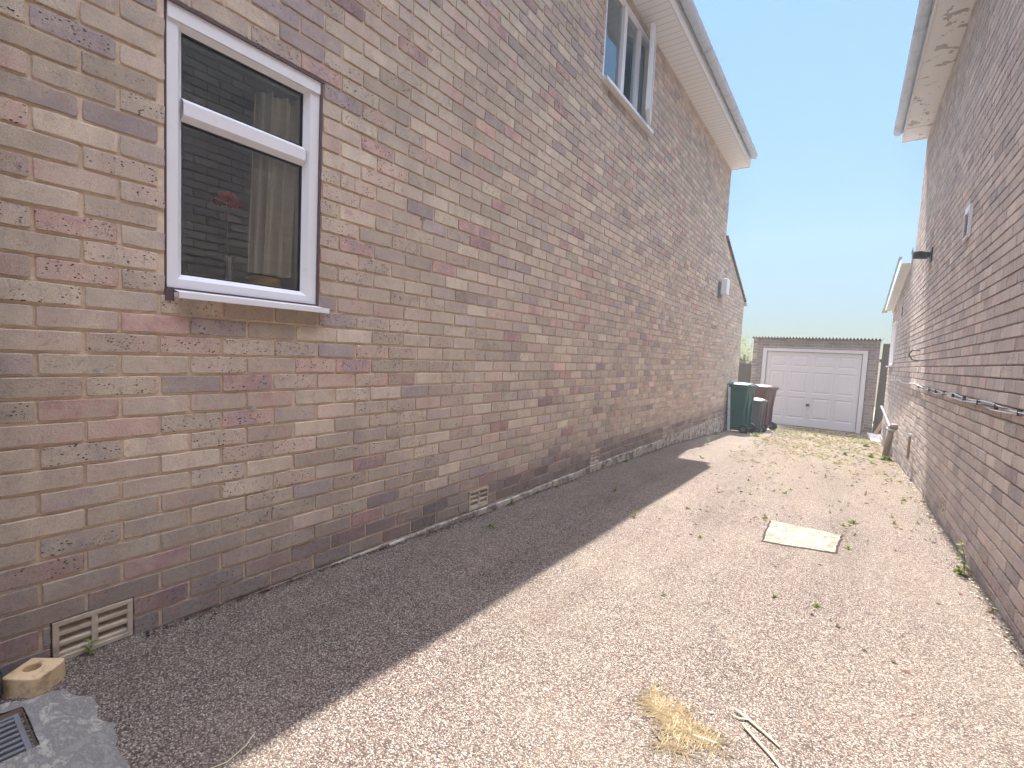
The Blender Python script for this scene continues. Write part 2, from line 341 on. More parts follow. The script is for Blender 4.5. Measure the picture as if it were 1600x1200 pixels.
# ---------------------------------------------------------------- brickwork
def brickwork(name, mp, u0, u1, z0, topf, holes, mats, parent, phase, zoff=0., pitch=.2125, proud=.0, rec=.005, seed=1, near=lambda u, z: False, dark=lambda u, z, k: 0., jit=1.0, cand=None, notch=()):
    """every brick is modelled: irregular rounded outline, small tilt, arris; the mortar sheet lies behind"""
    rnd = random.Random(seed); V = []; F = []; MI = []; A = []
    ch = .075; j = .010
    k = int(math.floor((z0-zoff)/ch))
    ztop = max(topf(u0), topf(u1), topf((u0+u1)/2))
    while k*ch+zoff < ztop:
        za = k*ch+zoff+j/2; zb = za+ch-j
        if k % 29 == 7: zb -= .001
        ph = phase[k % 2]; n0 = int(math.floor((u0-ph)/pitch))
        u = ph+n0*pitch
        while u < u1:
            a = max(u0, u+j/2+rnd.uniform(-.002, .002)); b = min(u1, u+pitch-j/2+rnd.uniform(-.002, .002)); u += pitch
            if b-a < .02: continue
            um = (a+b)/2
            segs = [(a, b)]
            for (ha, hb, ka, kb) in list(holes)+list(notch):
                if za+.035 > ka and za+.035 < kb:
                    ns = []
                    for (p, q) in segs:
                        if q <= ha or p >= hb: ns.append((p, q)); continue
                        if ha-p > .015: ns.append((p, ha))
                        if q-hb > .015: ns.append((hb, q))
                    segs = ns
            for (p, q) in segs:
                if min(topf(p+.001), topf(q-.001)) < zb-.012: continue
                nr = near((p+q)/2, za)
                w = q-p; h = zb-za
                def J(m): return rnd.uniform(-m, m)*jit
                rc = rnd.uniform(.003, .009)*jit
                if nr:
                    out = []
                    nn = max(2, int(w/.03)); out += [(p+rc+(w-2*rc)*i/nn, za+J(.0013)) for i in range(nn+1)]
                    out += [(q-rc*.3, za+rc*.3), (q+J(.001), za+rc), (q+J(.0014), za+h*.5), (q+J(.001), zb-rc), (q-rc*.3, zb-rc*.3)]
                    out += [(q-rc-(w-2*rc)*i/nn, zb+J(.0013)) for i in range(nn+1)]
                    out += [(p+rc*.3, zb-rc*.3), (p+J(.001), zb-rc), (p+J(.0014), za+h*.5), (p+J(.001), za+rc), (p+rc*.3, za+rc*.3)]
                else:
                    out = [(p+rc, za+J(.001)), (q-rc, za+J(.001)), (q, za+rc), (q, zb-rc), (q-rc, zb+J(.001)), (p+rc, zb+J(.001)), (p, zb-rc), (p, za+rc)]
                if rnd.random() < .05*jit and nr:   # chipped corner
                    ci = rnd.choice([nn+1, len(out)-5]); cu, cz = out[ci]; out[ci] = (cu+(um-cu)*.12, cz+((za+zb)/2-cz)*.35)
                d0 = proud+J(.0012); tu = J(.0009); tz = J(.0014)
                n = len(out); base = len(V)
                dep = rec+.004
                cu, cz = (p+q)/2, (za+zb)/2
                for (uu, zz) in out: V.append(mp(uu, zz, -dep))
                for (uu, zz) in out:
                    V.append(mp(uu, zz, d0-.0022+tu*(uu-cu)/(w/2)+tz*(zz-cz)/(h/2)))
                for (uu, zz) in out:
                    iu = uu+(.0025 if uu < cu else -.0025) if abs(uu-cu) > w/2-.012 else uu
                    iz = zz+(.0025 if zz < cz else -.0025) if abs(zz-cz) > h/2-.006 else zz
                    V.append(mp(iu, iz, d0+tu*(uu-cu)/(w/2)+tz*(zz-cz)/(h/2)))
                for i in range(n):
                    i2 = (i+1) % n
                    F.append((base+i, base+i2, base+n+i2, base+n+i)); F.append((base+n+i, base+n+i2, base+2*n+i2, base+2*n+i)); MI += [0, 0]
                F.append(tuple(base+2*n+i for i in range(n))); MI.append(0)
                hue = rnd.random()
                if rnd.random() < .5: hue = .25+.5*hue
                cl = (hue, rnd.random(), min(1, max(0, rnd.gauss(.5, .24))), dark((p+q)/2, (za+zb)/2, k)*rnd.uniform(.6, 1))
                A += [cl]*(3*n)
        k += 1
    # mortar sheet, cut round the openings
    us = sorted(set([u0, u1]+[x for h in holes for x in h[:2]]+[h[0] for h in notch])); ex = []
    for a, b in zip(us, us[1:]):
        m = max(1, int((b-a)/1.0)); ex += [a+(b-a)*i/m for i in range(m)]
    ex.append(us[-1]); us = ex
    for a, b in zip(us, us[1:]):
        zs = sorted(set([z0]+[x for h in holes if h[0] < (a+b)/2 < h[1] for x in h[2:]]))
        for i, zz in enumerate(zs):
            nx = zs[i+1] if i+1 < len(zs) else None
            mid = (zz+(nx if nx is not None else topf((a+b)/2)))/2
            if any(h[0] < (a+b)/2 < h[1] and h[2] < mid < h[3] for h in holes): continue
            base = len(V)
            V += [mp(a, zz, -rec), mp(b, zz, -rec), mp(b, nx if nx is not None else topf(b-.002), -rec), mp(a, nx if nx is not None else topf(a+.002), -rec)]
            F.append((base, base+1, base+2, base+3)); MI.append(1); A += [(.5, 0, .5, 0)]*4
    # reveals of the openings
    for (ha, hb, ka, kb) in holes:
        for q in ([(ha, ka), (hb, ka)], [(hb, ka), (hb, kb)], [(hb, kb), (ha, kb)], [(ha, kb), (ha, ka)]):
            base = len(V); (a, za), (b, zb) = q
            V += [mp(a, za, -rec*.9), mp(b, zb, -rec*.9), mp(b, zb, -.11), mp(a, za, -.11)]
            F.append((base, base+1, base+2, base+3)); MI.append(0); A += [(.3, 0, .3, .2)]*4
    me = bpy.data.meshes.new(name); me.from_pydata(V, [], F)
    for m in mats: me.materials.append(M[m])
    me.polygons.foreach_set('material_index', MI)
    at = me.attributes.new('bcol', 'FLOAT_COLOR', 'POINT'); at.data.foreach_set('color', [x for c in A for x in c])
    me.update(); o = bpy.data.objects.new(name, me); COL.objects.link(o); o.parent = parent
    return o

def airbrick(parent, x, s, y0, z0, cols=2, rows=3, w=.215, h=.14, mat='airbrick'):
    """clay vent: frame, mid bar, sloping louvres; s is the direction the wall faces"""
    b = MB(); px = lambda d: x+s*d
    def bx(ya, yb, za, zb, d0, d1):
        xa, xb = sorted((px(d0), px(d1))); b.box(xa, xb, ya, yb, za, zb)
    m = .016
    bx(y0, y0+w, z0, z0+m, -.04, .003); bx(y0, y0+w, z0+h-m, z0+h, -.04, .003)
    bx(y0, y0+m, z0+m, z0+h-m, -.04, .0025); bx(y0+w-m, y0+w, z0+m, z0+h-m, -.04, .0025)
    cw = (w-2*m)/cols
    for c in range(1, cols): bx(y0+m+c*cw-.009, y0+m+c*cw+.009, z0+m, z0+h-m, -.04, .002)
    rh = (h-2*m)/rows
    for r in range(rows):
        zz = z0+m+r*rh
        for c in range(cols):
            ya = y0+m+c*cw+(.009 if c else 0); yb = y0+m+(c+1)*cw-(.009 if c < cols-1 else 0)
            p = [(px(-.001), ya, zz+.001), (px(-.001), yb, zz+.001), (px(-.028), yb, zz+rh*.62), (px(-.028), ya, zz+rh*.62)]
            q = [(px(-.001), ya, zz+rh*.34), (px(-.001), yb, zz+rh*.34), (px(-.028), yb, zz+rh*.9), (px(-.028), ya, zz+rh*.9)]
            b.poly(q); b.poly(list(reversed(p))); b.poly([p[0], p[1], q[1], q[0]])
    xa, xb = sorted((px(-.05), px(-.045))); b.box(xa, xb, y0, y0+w, z0, z0+h, 1)
    return b.build('air_vent', [mat, 'void'], parent, bevel=.0015)

def gutter_run(parent, x, z, y0, y1, mat='gutter', r=.055, brk=.8, side=1, jm=2.0):
    b = MB(); n = 10
    for (ya, yb, rr) in [(y0, y1, r)]+[(yy, yy+.05, r+.006) for yy in [y0+jm*i for i in range(int((y1-y0)/jm)+1)]]:
        for k in range(n):
            a1, a2 = PI+PI*k/n, PI+PI*(k+1)/n
            for ra in (rr, rr-.004):
                b.poly([(x+ra*math.cos(a1), ya, z+ra*math.sin(a1)), (x+ra*math.cos(a1), yb, z+ra*math.sin(a1)), (x+ra*math.cos(a2), yb, z+ra*math.sin(a2)), (x+ra*math.cos(a2), ya, z+ra*math.sin(a2))])
    for ye in (y0, y1): b.poly([(x+r*math.cos(PI+PI*k/n), ye, z+r*math.sin(PI+PI*k/n)) for k in range(n+1)])
    b.box(x-r-.004, x-r+.006, y0, y1, z-.004, z+.006); b.box(x+r-.006, x+r+.004, y0, y1, z-.004, z+.006)
    g = b.build('gutter', mat, parent)
    yy = y1-.35
    while yy > max(y0, -.5):
        c = MB()
        pts = [(x+(r+.008)*math.cos(PI+PI*k/8), yy, z+(r+.008)*math.sin(PI+PI*k/8)) for k in range(9)]
        for p, q in zip(pts, pts[1:]):
            c.poly([(p[0], yy-.013, p[2]), (q[0], yy-.013, q[2]), (q[0], yy+.013, q[2]), (p[0], yy+.013, p[2])])
        xf = x-side*(r+.012)
        c.box(min(xf, xf+side*.01), max(xf, xf+side*.01), yy-.02, yy+.02, z-.05, z+.01)
        c.build('bracket', mat, g); yy -= brk
    return g

# ================================================================ LEFT HOUSE
HL = empty('brick_house', (-4, 4, 0)); tag(HL, 'pink and buff brick house on the left, with the white window showing a red flower', 'house')
WIN = (.672, 1.290, 1.275, 2.328); WIN2 = (4.12, 5.36, 3.7, 4.68)
def topL(u): return 4.76 if u <= 9.7001 else 3.50-(u-9.70)*.396
vents = [(.355, .012), (2.462, -.005), (4.36, -.002), (6.68, -.002)]
holes = [WIN, WIN2]+[(a-.004, a+.219, z+.0, z+.144) for a, z in vents]
def darkL(u, z, k):
    base = .92 if z < .15 and u > .65 else (.55 if z < .22 else (.2 if z < .3 else 0))
    base = max(base, max(0, .95-(z/(.34+.14*math.sin(u*1.7)+.1*math.sin(u*4.1)))*.8)*max(.25, 1.15-u*.22))
    return max(0, min(1, base))
brickwork('wall', lambda u, z, d: (d, u, z), -3.5, 12.05, -.002, topL, holes, ['brick_left', 'mortar_left'], HL, (1.718, 1.603), seed=5, rec=.0075, notch=[(9.70, 12.1, 3.50, 4.9)],
          near=lambda u, z: 0 < u < 4.5 and z < 3.6, dark=darkL)
for a, z in vents: airbrick(HL, 0, 1, a, z)
# plinth of rough concrete and buried bricks below the damp course
b = MB(); y = -3.5; rn = random.Random(3)
while y < 12.05:
    w = rn.uniform(.16, .42); d = rn.uniform(.002, .02)
    y2 = min(y+w, 12.05)
    if y2 > .25: b.box(-.05, d, y+.004, y2-.004, -.7, -.006-rn.uniform(0, .012))
    y = y2
b.box(-.06, -.008, -3.5, 12.05, -.7, -.003)
b.build('plinth', 'concrete', HL, bevel=.006)
# wall beyond, hidden faces of the house body
b = MB(); b.box(-8, -.12, 9.60, 9.68, -.3, 4.7); b.box(-8, -.12, 11.95, 12.03, -.6, 2.4); b.box(-8, -.12, -3.5, -3.4, -.3, 4.7); b.box(-8.1, -8, -3.5, 12.05, -.6, 4.7)
b.box(-.30, -.12, 9.70, 12.03, -.6, 2.45)
for (ya, yb) in ((-3.4, .3), (1.7, 9.6)): b.box(-.2, -.12, ya, yb, -.3, 3.4)
b.build('inner_wall', 'mortar_left', HL)
# ground-floor window
def window(parent, x, s, y0, y1, z0, z1, members, transoms, mulls, fw=.055, depth=.06, sill=None, top=.0, glass_x=-.045):
    w = empty('window', (x, (y0+y1)/2, z0)); w.parent = parent; w.matrix_parent_inverse = Matrix.Translation(-parent.location)
    inv = Matrix.Translation(-Vector(w.location))
    b = MB(); X = lambda d: x+s*d
    def mem(pa, pb, wa):     # chamfered frame member from pa to pb (y,z), width wa, inward side bevel
        pass
    def ring(ya, yb, za, zb, w_, d0, d1, dback):
        """mitred frame ring, outer face d1 flat, sloping in to glass at d0"""
        o = [(ya, za), (yb, za), (yb, zb), (ya, zb)]; fl = w_*.62
        i1 = [(ya+fl, za+fl), (yb-fl, za+fl), (yb-fl, zb-fl), (ya+fl, zb-fl)]; i2 = [(ya+w_, za+w_), (yb-w_, za+w_), (yb-w_, zb-w_), (ya+w_, zb-w_)]
        for k in range(4):
            k2 = (k+1) % 4; P = lambda q, d: (X(d), q[0], q[1])
            b.poly([P(o[k], dback), P(o[k2], dback), P(o[k2], d1), P(o[k], d1)])
            b.poly([P(o[k], d1), P(o[k2], d1), P(i1[k2], d1), P(i1[k], d1)])
            b.poly([P(i1[k], d1), P(i1[k2], d1), P(i2[k2], d0), P(i2[k], d0)])
            b.poly([P(i2[k], d0), P(i2[k2], d0), P(i2[k2], dback), P(i2[k], dback)])
    return w, b, ring, inv
w, b, ring, inv = window(HL, 0, 1, .68, 1.29, 1.30, 2.305, None, None, None)
ring(.682, 1.272, 1.302, 2.300, .056, -.040, -.012, -.085)
b.box(-.085, -.004, .682, 1.289, 2.262, 2.314)     # deeper head section
fr = b.build('frame', 'upvc', w); fr.matrix_parent_inverse = inv
b = MB()
za, zb = 1.925, 2.012
for (a, c) in ((za, zb),):
    P = [(-.04, a), (-.012, a+.02), (-.012, c-.02), (-.04, c)]
    for (d0, q0), (d1, q1) in zip(P, P[1:]): b.poly([(d0, .735, q0), (d0, 1.218, q0), (d1, 1.218, q1), (d1, .735, q1)])
    b.box(-.085, -.0405, .735, 1.218, a, c)
o = b.build('transom', 'upvc', w); o.matrix_parent_inverse = inv
for (zc, zd) in ((1.357, 1.926), (2.011, 2.246)):
    b = MB(); b.poly([(-.05, .73, zc), (-.05, 1.224, zc), (-.05, 1.224, zd), (-.05, .73, zd)]); o = b.build('pane', 'glass', w); o.matrix_parent_inverse = inv
    b = MB()
    for (ya, yb, ka, kb) in ((.736, 1.218, zc, zc+.005), (.736, 1.218, zd-.005, zd), (.736, .741, zc, zd), (1.213, 1.218, zc, zd)): b.box(-.052, -.0385, ya, yb, ka, kb)
    o = b.build('gasket', 'black_plastic', w); o.matrix_parent_inverse = inv
b = MB(); b.box(-.08, .045, .700, 1.318, 1.268, 1.285); b.box(.036, .048, .700, 1.318, 1.262, 1.286)
b.poly([(-.03, .70, 1.300), (-.03, 1.29, 1.300), (.04, 1.29, 1.286), (.04, .70, 1.286)])
o = b.build('sill', 'upvc', w, bevel=.0015); o.matrix_parent_inverse = inv
b = MB(); b.box(-.03, -.001, 1.281, 1.292, 1.29, 2.31); b.box(-.03, -.010, 1.272, 1.280, 1.29, 2.31, 1); b.box(-.05, -.012, .674, .6815, 1.265, 2.315); b.box(-.05, .003, .674, 1.294, 2.315, 2.327); b.box(-.06, .004, .672, .70, 1.252, 1.296); b.box(-.07, -.005, .68, 1.30, 1.286, 1.3025)
o = b.build('sealant', ['bead', 'upvc'], w); o.matrix_parent_inverse = inv
# room behind
b = MB()
b.poly([(-2.2, -.6, .2), (-2.2, 3, .2), (-2.2, 3, 2.6), (-2.2, -.6, 2.6)]); b.poly([(-.3, -.6, .2), (-2.2, -.6, .2), (-2.2, -.6, 2.6), (-.3, -.6, 2.6)])
b.poly([(-.3, 3, .2), (-.3, 3, 2.6), (-2.2, 3, 2.6), (-2.2, 3, .2)]); b.poly([(-.3, -.6, 2.6), (-2.2, -.6, 2.6), (-2.2, 3, 2.6), (-.3, 3, 2.6)]); b.poly([(-.3, -.6, .2), (-.3, 3, .2), (-2.2, 3, .2), (-2.2, -.6, .2)])
for (ya, yb, za, zb) in ((-.6, .68, .2, 2.6), (1.29, 3, .2, 2.6), (.68, 1.29, .2, 1.33), (.68, 1.29, 2.26, 2.6)): b.box(-.302, -.121, ya, yb, za, zb)
b.build('room', 'room', HL)
b = MB(); b.box(-.34, -.087, .66, 1.31, 1.318, 1.343); b.box(-.28, -.087, 1.245, 1.29, 1.343, 2.26); o = b.build('inner_sill', 'white_paint', w); o.matrix_parent_inverse = inv
# first-floor window: near fixed light, middle light, far casement standing ajar
w, b, ring, inv = window(HL, 0, 1, 4.12, 5.36, 3.73, 4.66, None, None, None)
ring(4.13, 5.35, 3.735, 4.665, .05, -.035, -.010, -.08)
b.box(-.08, -.0095, 4.555, 4.625, 3.785, 4.615); b.box(-.08, -.0096, 4.955, 5.01, 3.785, 4.615)
o = b.build('frame', 'upvc', w); o.matrix_parent_inverse = inv
for ya, yb in ((4.18, 4.555), (4.625, 4.955)):
    b = MB(); b.poly([(-.045, ya, 3.785), (-.045, yb, 3.785), (-.045, yb, 4.615), (-.045, ya, 4.615)]); o = b.build('pane', 'glass', w); o.matrix_parent_inverse = inv
# opened casement, hinged at the far jamb
Rm = Matrix.Translation((0.0, 5.335, 0)) @ Matrix.Rotation(math.radians(17), 4, 'Z')
b = MB(); hh = .385
for (ya, yb, za, zb) in ((-hh, 0, 3.765, 3.81), (-hh, 0, 4.595, 4.64), (-hh, -hh+.045, 3.81, 4.595), (-.045, 0, 3.81, 4.595)):
    b.xbox(Rm @ Matrix.Translation((.01, (ya+yb)/2, (za+zb)/2)), .045, yb-ya, zb-za)
o = b.build('casement', 'upvc', w, bevel=.003); o.matrix_parent_inverse = inv
b = MB(); b.poly([tuple(Rm @ Vector((.01, y, z))) for y, z in ((-hh+.045, 3.81), (-.045, 3.81), (-.045, 4.595), (-hh+.045, 4.595))]); o = b.build('pane', 'glass', w); o.matrix_parent_inverse = inv
b = MB(); b.box(-.07, .05, 4.11, 5.38, 3.69, 3.712); b.box(.042, .053, 4.11, 5.38, 3.684, 3.714); b.poly([(-.03, 4.13, 3.734), (-.03, 5.35, 3.734), (.045, 5.37, 3.712), (.045, 4.11, 3.712)])
o = b.build('sill', 'upvc', w); o.matrix_parent_inverse = inv
b = MB(); b.poly([(-1.5, 3.5, 3.4), (-1.5, 6, 3.4), (-1.5, 6, 4.7), (-1.5, 3.5, 4.7)]); b.poly([(-.13, 6, 3.4), (-.13, 6, 4.7), (-1.5, 6, 4.7), (-1.5, 6, 3.4)]); b.poly([(-.13, 3.5, 3.4), (-.13, 6, 3.4), (-1.5, 6, 3.4), (-1.5, 3.5, 3.4)]); b.poly([(-.13, 3.5, 4.7), (-1.5, 3.5, 4.7), (-1.5, 6, 4.7), (-.13, 6, 4.7)])
b.box(-.2, -.12, -3.4, 4.12, 3.4, 4.7); b.box(-.2, -.12, 5.36, 9.6, 3.4, 4.7)
b.build('room', 'room', HL)
# eaves
b = MB(); b.box(-.1, .30, -3.6, 9.72, 4.75, 4.765); b.build('soffit', 'soffit_left', HL)
b = MB(); b.box(.30, .318, -3.6, 9.735, 4.735, 4.90); b.box(-.1, .299, 9.72, 9.735, 4.74, 4.91); b.build('fascia', 'white_paint', HL, bevel=.002)
gutter_run(HL, .385, 4.895, -3.6, 9.62, side=1)
def roofL():
    b = MB(); rn = random.Random(2)
    yy = -3.6
    sl = math.tan(math.radians(33))
    while yy < 9.78:
        for i in range(12):
            x0 = .375-i*.32; x1 = x0-.345; dz = rn.uniform(-.003, .003)
            z0 = 4.935+i*.32*sl+dz; z1 = z0+.345*sl-.012
            b.poly([(x0, yy+.003, z0), (x0, yy+.297, z0), (x1, yy+.297, z1), (x1, yy+.003, z1)]); b.poly([(x0, yy+.003, z0-.018), (x0, yy+.297, z0-.018), (x0, yy+.297, z0), (x0, yy+.003, z0)])
        yy += .30
    b.poly([(.36, -3.6, 4.905), (.36, 9.8, 4.905), (-4, 9.8, 4.905+4.36*sl), (-4, -3.6, 4.905+4.36*sl)])
    b.poly([(-4, -3.6, 4.93+4.36*sl), (-4, 9.8, 4.93+4.36*sl), (-8.4, 9.8, 4.9), (-8.4, -3.6, 4.9)])
    b.poly([(.36, 9.71, 4.9), (-4, 9.71, 4.9+4.36*sl), (-8.4, 9.71, 4.9)])
    return b.build('roof', 'tile', HL)
roofL()
# lean-to roof edge at the far end
b = MB()
for i in range(14):
    y0 = 9.705+i*.175; z0 = 3.53-(y0-9.70)*.396; dz = -.175*.396
    b.poly([(.035, y0, z0), (.035, y0+.185, z0+dz-.004), (-2.5, y0+.185, z0+dz-.004), (-2.5, y0, z0)]); b.poly([(.035, y0, z0), (.035, y0, z0-.03), (.035, y0+.185, z0+dz-.034), (.035, y0+.185, z0+dz-.004)])
    b.poly([(.035, y0+.185, z0+dz-.004), (.035, y0+.185, z0+dz-.022), (-2.5, y0+.185, z0+dz-.022), (-2.5, y0+.185, z0+dz-.004)])
b.build('lean_to_roof', 'tile', HL)
b = MB(); b.tube([(-2.5, 12.15, 2.50), (.05, 12.15, 2.50)], .05, 10); b.build('rear_gutter', 'gutter', HL)
# rainwater pipe at the near end, dropping into the gully
b = MB(); b.tube([(.085, .188, .03), (.085, .188, 4.6), (.2, .188, 4.74), (.36, .188, 4.83)], .034, 14); b.tube([(.085, .188, .9), (.085, .188, .96)], .042, 14); b.tube([(.085, .188, .03), (.085, .188, .09)], .043, 14); b.build('downpipe', 'black_plastic', HL, smooth=False)
# wall ties / old fixings: small grey mortar smears and a patch
for (y, z, r) in ((.485, .99, .012), (.985, .83, .012), (1.655, 1.115, .010), (1.93, 1.86, .012)):
    b = MB()
    b.lathe([(0, 0), (r, .001)], n=7)
    n0 = len(b.v)-14
    for i in range(n0, len(b.v)):
        vx, vy, vz = b.v[i]; b.v[i] = (.0035+vz, y+vx*1.9, z+vy*.7)
    b.build('wall_fixing', 'concrete', HL)

# things on the window sill
b = MB(); zz = 1.42
for i in range(40):
    y0 = 1.035+i*.0045; y1 = y0+.0045; fx = lambda y: -.125+.022*math.sin(y*95)+.012*math.sin(y*210+1)
    for k in range(10):
        za = zz+k*.079; zb = za+.079; g = lambda z: 1-.25*(z-zz)/.85*math.sin((y0-1.035)*17)
        b.poly([(fx(y0)*g(za), y0+(za-zz)*.03, za), (fx(y1)*g(za), y1+(za-zz)*.03, za), (fx(y1)*g(zb), y1+(zb-zz)*.03, zb), (fx(y0)*g(zb), y0+(zb-zz)*.03, zb)])
tag(b.build('curtain', 'curtain', smooth=True), 'cream curtain gathered at the far side of the near window', 'curtain')
V = empty('bud_vase', (-.15, .955, 1.343)); tag(V, 'tall clear glass bud vase on the window sill holding one red flower', 'vase')
b = MB(); b.lathe([(0, .002), (.026, .002), (.028, .012), (.017, .04), (.014, .09), (.02, .125), (.026, .135)], n=20); b.lathe([(.024, .134), (.018, .124), (.012, .09), (.014, .04), (.022, .014), (0, .01)], n=20)
b.build('glass_body', 'vase_glass', V, smooth=True)
Fl = empty('artificial_flower', (-.15, .955, 1.36)); tag(Fl, 'single ruffled red flower on a thin stem standing in the glass vase', 'flower')
b = MB(); b.tube([(0, 0, 0), (.002, -.006, .12), (0, -.012, .33)], .002, 6); b.build('stem', 'stem_green', Fl)
b = MB(); rn = random.Random(11)
for i in range(46):
    th = rn.uniform(0, 2*PI); ph = rn.uniform(-.15, 1.2); r = rn.uniform(.026, .056)
    d = Vector((math.cos(th)*math.cos(ph), math.sin(th)*math.cos(ph), math.sin(ph)*.8)); s1 = d.cross(Vector((0, 0, 1))).normalized()*.021; u1 = d.cross(s1).normalized()*.018
    c = Vector((0, -.012, .34)); p = c+d*r
    b.poly([c+d*.004, p-s1+u1*rn.uniform(-1, 1), p+d*.008+u1*.4, p+s1+u1*rn.uniform(-1, 1)])
b.build('petals', 'petal', Fl)
b = MB(); b.lathe([(0, .002), (.06, .002), (.07, .012), (.072, .055), (.07, .066), (.066, .066), (.064, .02), (0, .014)], (-.162, 1.11, 1.343), 28)
tag(b.build('yellow_bowl', 'yellow', smooth=True), 'round yellow bowl on the window sill below the curtain', 'bowl')
b = MB(); b.lathe([(0, 0), (.035, 0), (.03, .02), (.012, .05), (.010, .075), (0, .078)], (-.16, .79, 1.343), 16)
tag(b.build('glass_ornament', 'vase_glass', smooth=True), 'small cone-shaped glass ornament at the near corner of the window sill', 'ornament')

# ================================================================ RIGHT HOUSE
HR = empty('brick_house', (7, 4, 0)); tag(HR, 'buff brick house on the right, with a cable along its side wall and peeling eaves', 'house')
def topR(u): return 4.76 if u <= 9.7501 else 2.93-(u-9.75)*.145
WR = (11.95, 12.75, 1.22, 2.12)
vR = [(5.0, -.02)]
holesR = [WR, (10.9, 11.06, 2.10, 2.30)]+[(a-.004, a+.219, z, z+.144) for a, z in vR]
def darkR(u, z, k): return .5 if z < -.02 else (.22 if z < .12 else 0)
brickwork('wall', lambda u, z, d: (WX-d, u, z), -3.5, 13.2, -.34, topR, holesR, ['brick_right', 'mortar_right'], HR, (3.74, 3.848), zoff=-.015, seed=9, rec=.010, notch=[(9.75, 13.3, 2.93, 4.9)],
          near=lambda u, z: 2.4 < u < 6.5 and z < 3.2, dark=darkR)
for a, z in vR: airbrick(HR, WX, -1, a, z)
airbrick(HR, WX, -1, 10.9, 2.12, 1, 3, .15, .15, 'void')
airbrick(HR, WX, -1, 10.55, 1.68, 2, 3, .215, .14)
b = MB(); b.box(WX-.006, WX+.06, -3.5, 13.2, -.8, -.335); b.build('plinth', 'concrete', HR)
b = MB(); b.box(WX+.12, 11, 9.6, 9.7, -.5, 4.7); b.box(WX+.12, 11, 13.1, 13.19, -.7, 2.4); b.box(WX+.12, 11, -3.5, -3.4, -.3, 4.7); b.box(11, 11.1, -3.5, 13.2, -.6, 4.7)
b.box(WX+.12, WX+.2, -3.5, 11.9, -.6, 2.3); b.box(WX+.12, WX+.2, -3.5, 9.7, 2.3, 4.7)
b.build('inner_wall', 'mortar_right', HR)
b = MB(); b.box(WX-.29, WX+.1, -3.6, 9.78, 4.75, 4.765); b.box(WX-.289, WX-.005, 9.27, 9.276, 4.7485, 4.751, 1); b.build('soffit', ['soffit_right', 'black_plastic'], HR)
b = MB(); b.box(WX-.308, WX-.29, -3.6, 9.79, 4.735, 4.90); b.box(WX-.289, WX+.1, 9.781, 9.794, 4.742, 4.91); b.build('fascia', 'white_paint', HR, bevel=.002)
gutter_run(HR, WX-.37, 4.865, -3.6, 9.66, side=-1, brk=.9, jm=1.3)
b = MB(); slp = math.tan(math.radians(33))
b.poly([(WX-.35, -3.6, 4.92), (WX-.35, 9.82, 4.92), (7, 9.82, 4.92+4.56*slp), (7, -3.6, 4.92+4.56*slp)]); b.poly([(7, -3.6, 4.92+4.56*slp), (7, 9.82, 4.92+4.56*slp), (11.4, 9.82, 4.92), (11.4, -3.6, 4.92)])
b.poly([(WX-.35, -3.6, 4.90), (WX-.35, 9.82, 4.90), (WX-.35, 9.82, 4.92), (WX-.35, -3.6, 4.92)]); b.poly([(WX-.3, 9.72, 4.9), (7, 9.72, 4.9+4.5*slp), (11.3, 9.72, 4.9)])
b.build('roof', 'tile', HR)
# extension eaves
def ez(y): return 2.93-(y-9.75)*.145
b = MB()
b.poly([(WX, 10.05, ez(10.05)), (WX, 13.25, ez(13.25)), (WX-.13, 13.25, ez(13.25)), (WX-.13, 10.05, ez(10.05))])
b.poly([(WX-.002, 9.95, ez(9.95)-.05), (WX-.002, 13.25, ez(13.25)-.05), (WX-.022, 13.25, ez(13.25)-.05), (WX-.022, 9.95, ez(9.95)-.05)])
b.poly([(WX-.022, 9.95, ez(9.95)-.05), (WX-.022, 13.25, ez(13.25)-.05), (WX-.022, 13.25, ez(13.25)+.02), (WX-.022, 9.95, ez(9.95)+.02)])
b.build('extension_soffit', 'upvc', HR)
b = MB(); b.tube([(WX-.16, 9.95, ez(9.95)+.06), (WX-.16, 13.25, ez(13.25)+.03)], .024, 8); b.box(WX-.2, WX-.11, 13.2, 13.3, 2.38, 2.46, 1); b.build('extension_gutter', ['gutter', 'cream'], HR)
b = MB(); b.poly([(WX-.01, 9.8, 3.0), (WX-.01, 13.28, ez(13.28)+.08), (6, 13.28, ez(13.28)+.08), (6, 9.8, 3.0)]); b.poly([(WX-.01, 9.76, 2.93), (WX-.01, 9.98, 2.9), (WX-.03, 9.98, 3.05), (WX-.03, 9.76, 3.08)]); b.build('extension_roof', 'tile', HR)
w, b, ring, inv = window(HR, WX, -1, 11.95, 12.75, 1.22, 2.12, None, None, None)
ring(11.96, 12.74, 1.23, 2.11, .05, -.03, .008, -.08); o = b.build('frame', 'upvc', w); o.matrix_parent_inverse = inv
b = MB(); b.poly([(WX+.04, 12, 1.28), (WX+.04, 12.7, 1.28), (WX+.04, 12.7, 2.06), (WX+.04, 12, 2.06)]); o = b.build('pane', 'glass', w); o.matrix_parent_inverse = inv
b = MB(); b.box(WX-.06, WX+.06, 11.92, 12.8, 1.19, 1.215); o = b.build('sill', 'upvc', w); o.matrix_parent_inverse = inv
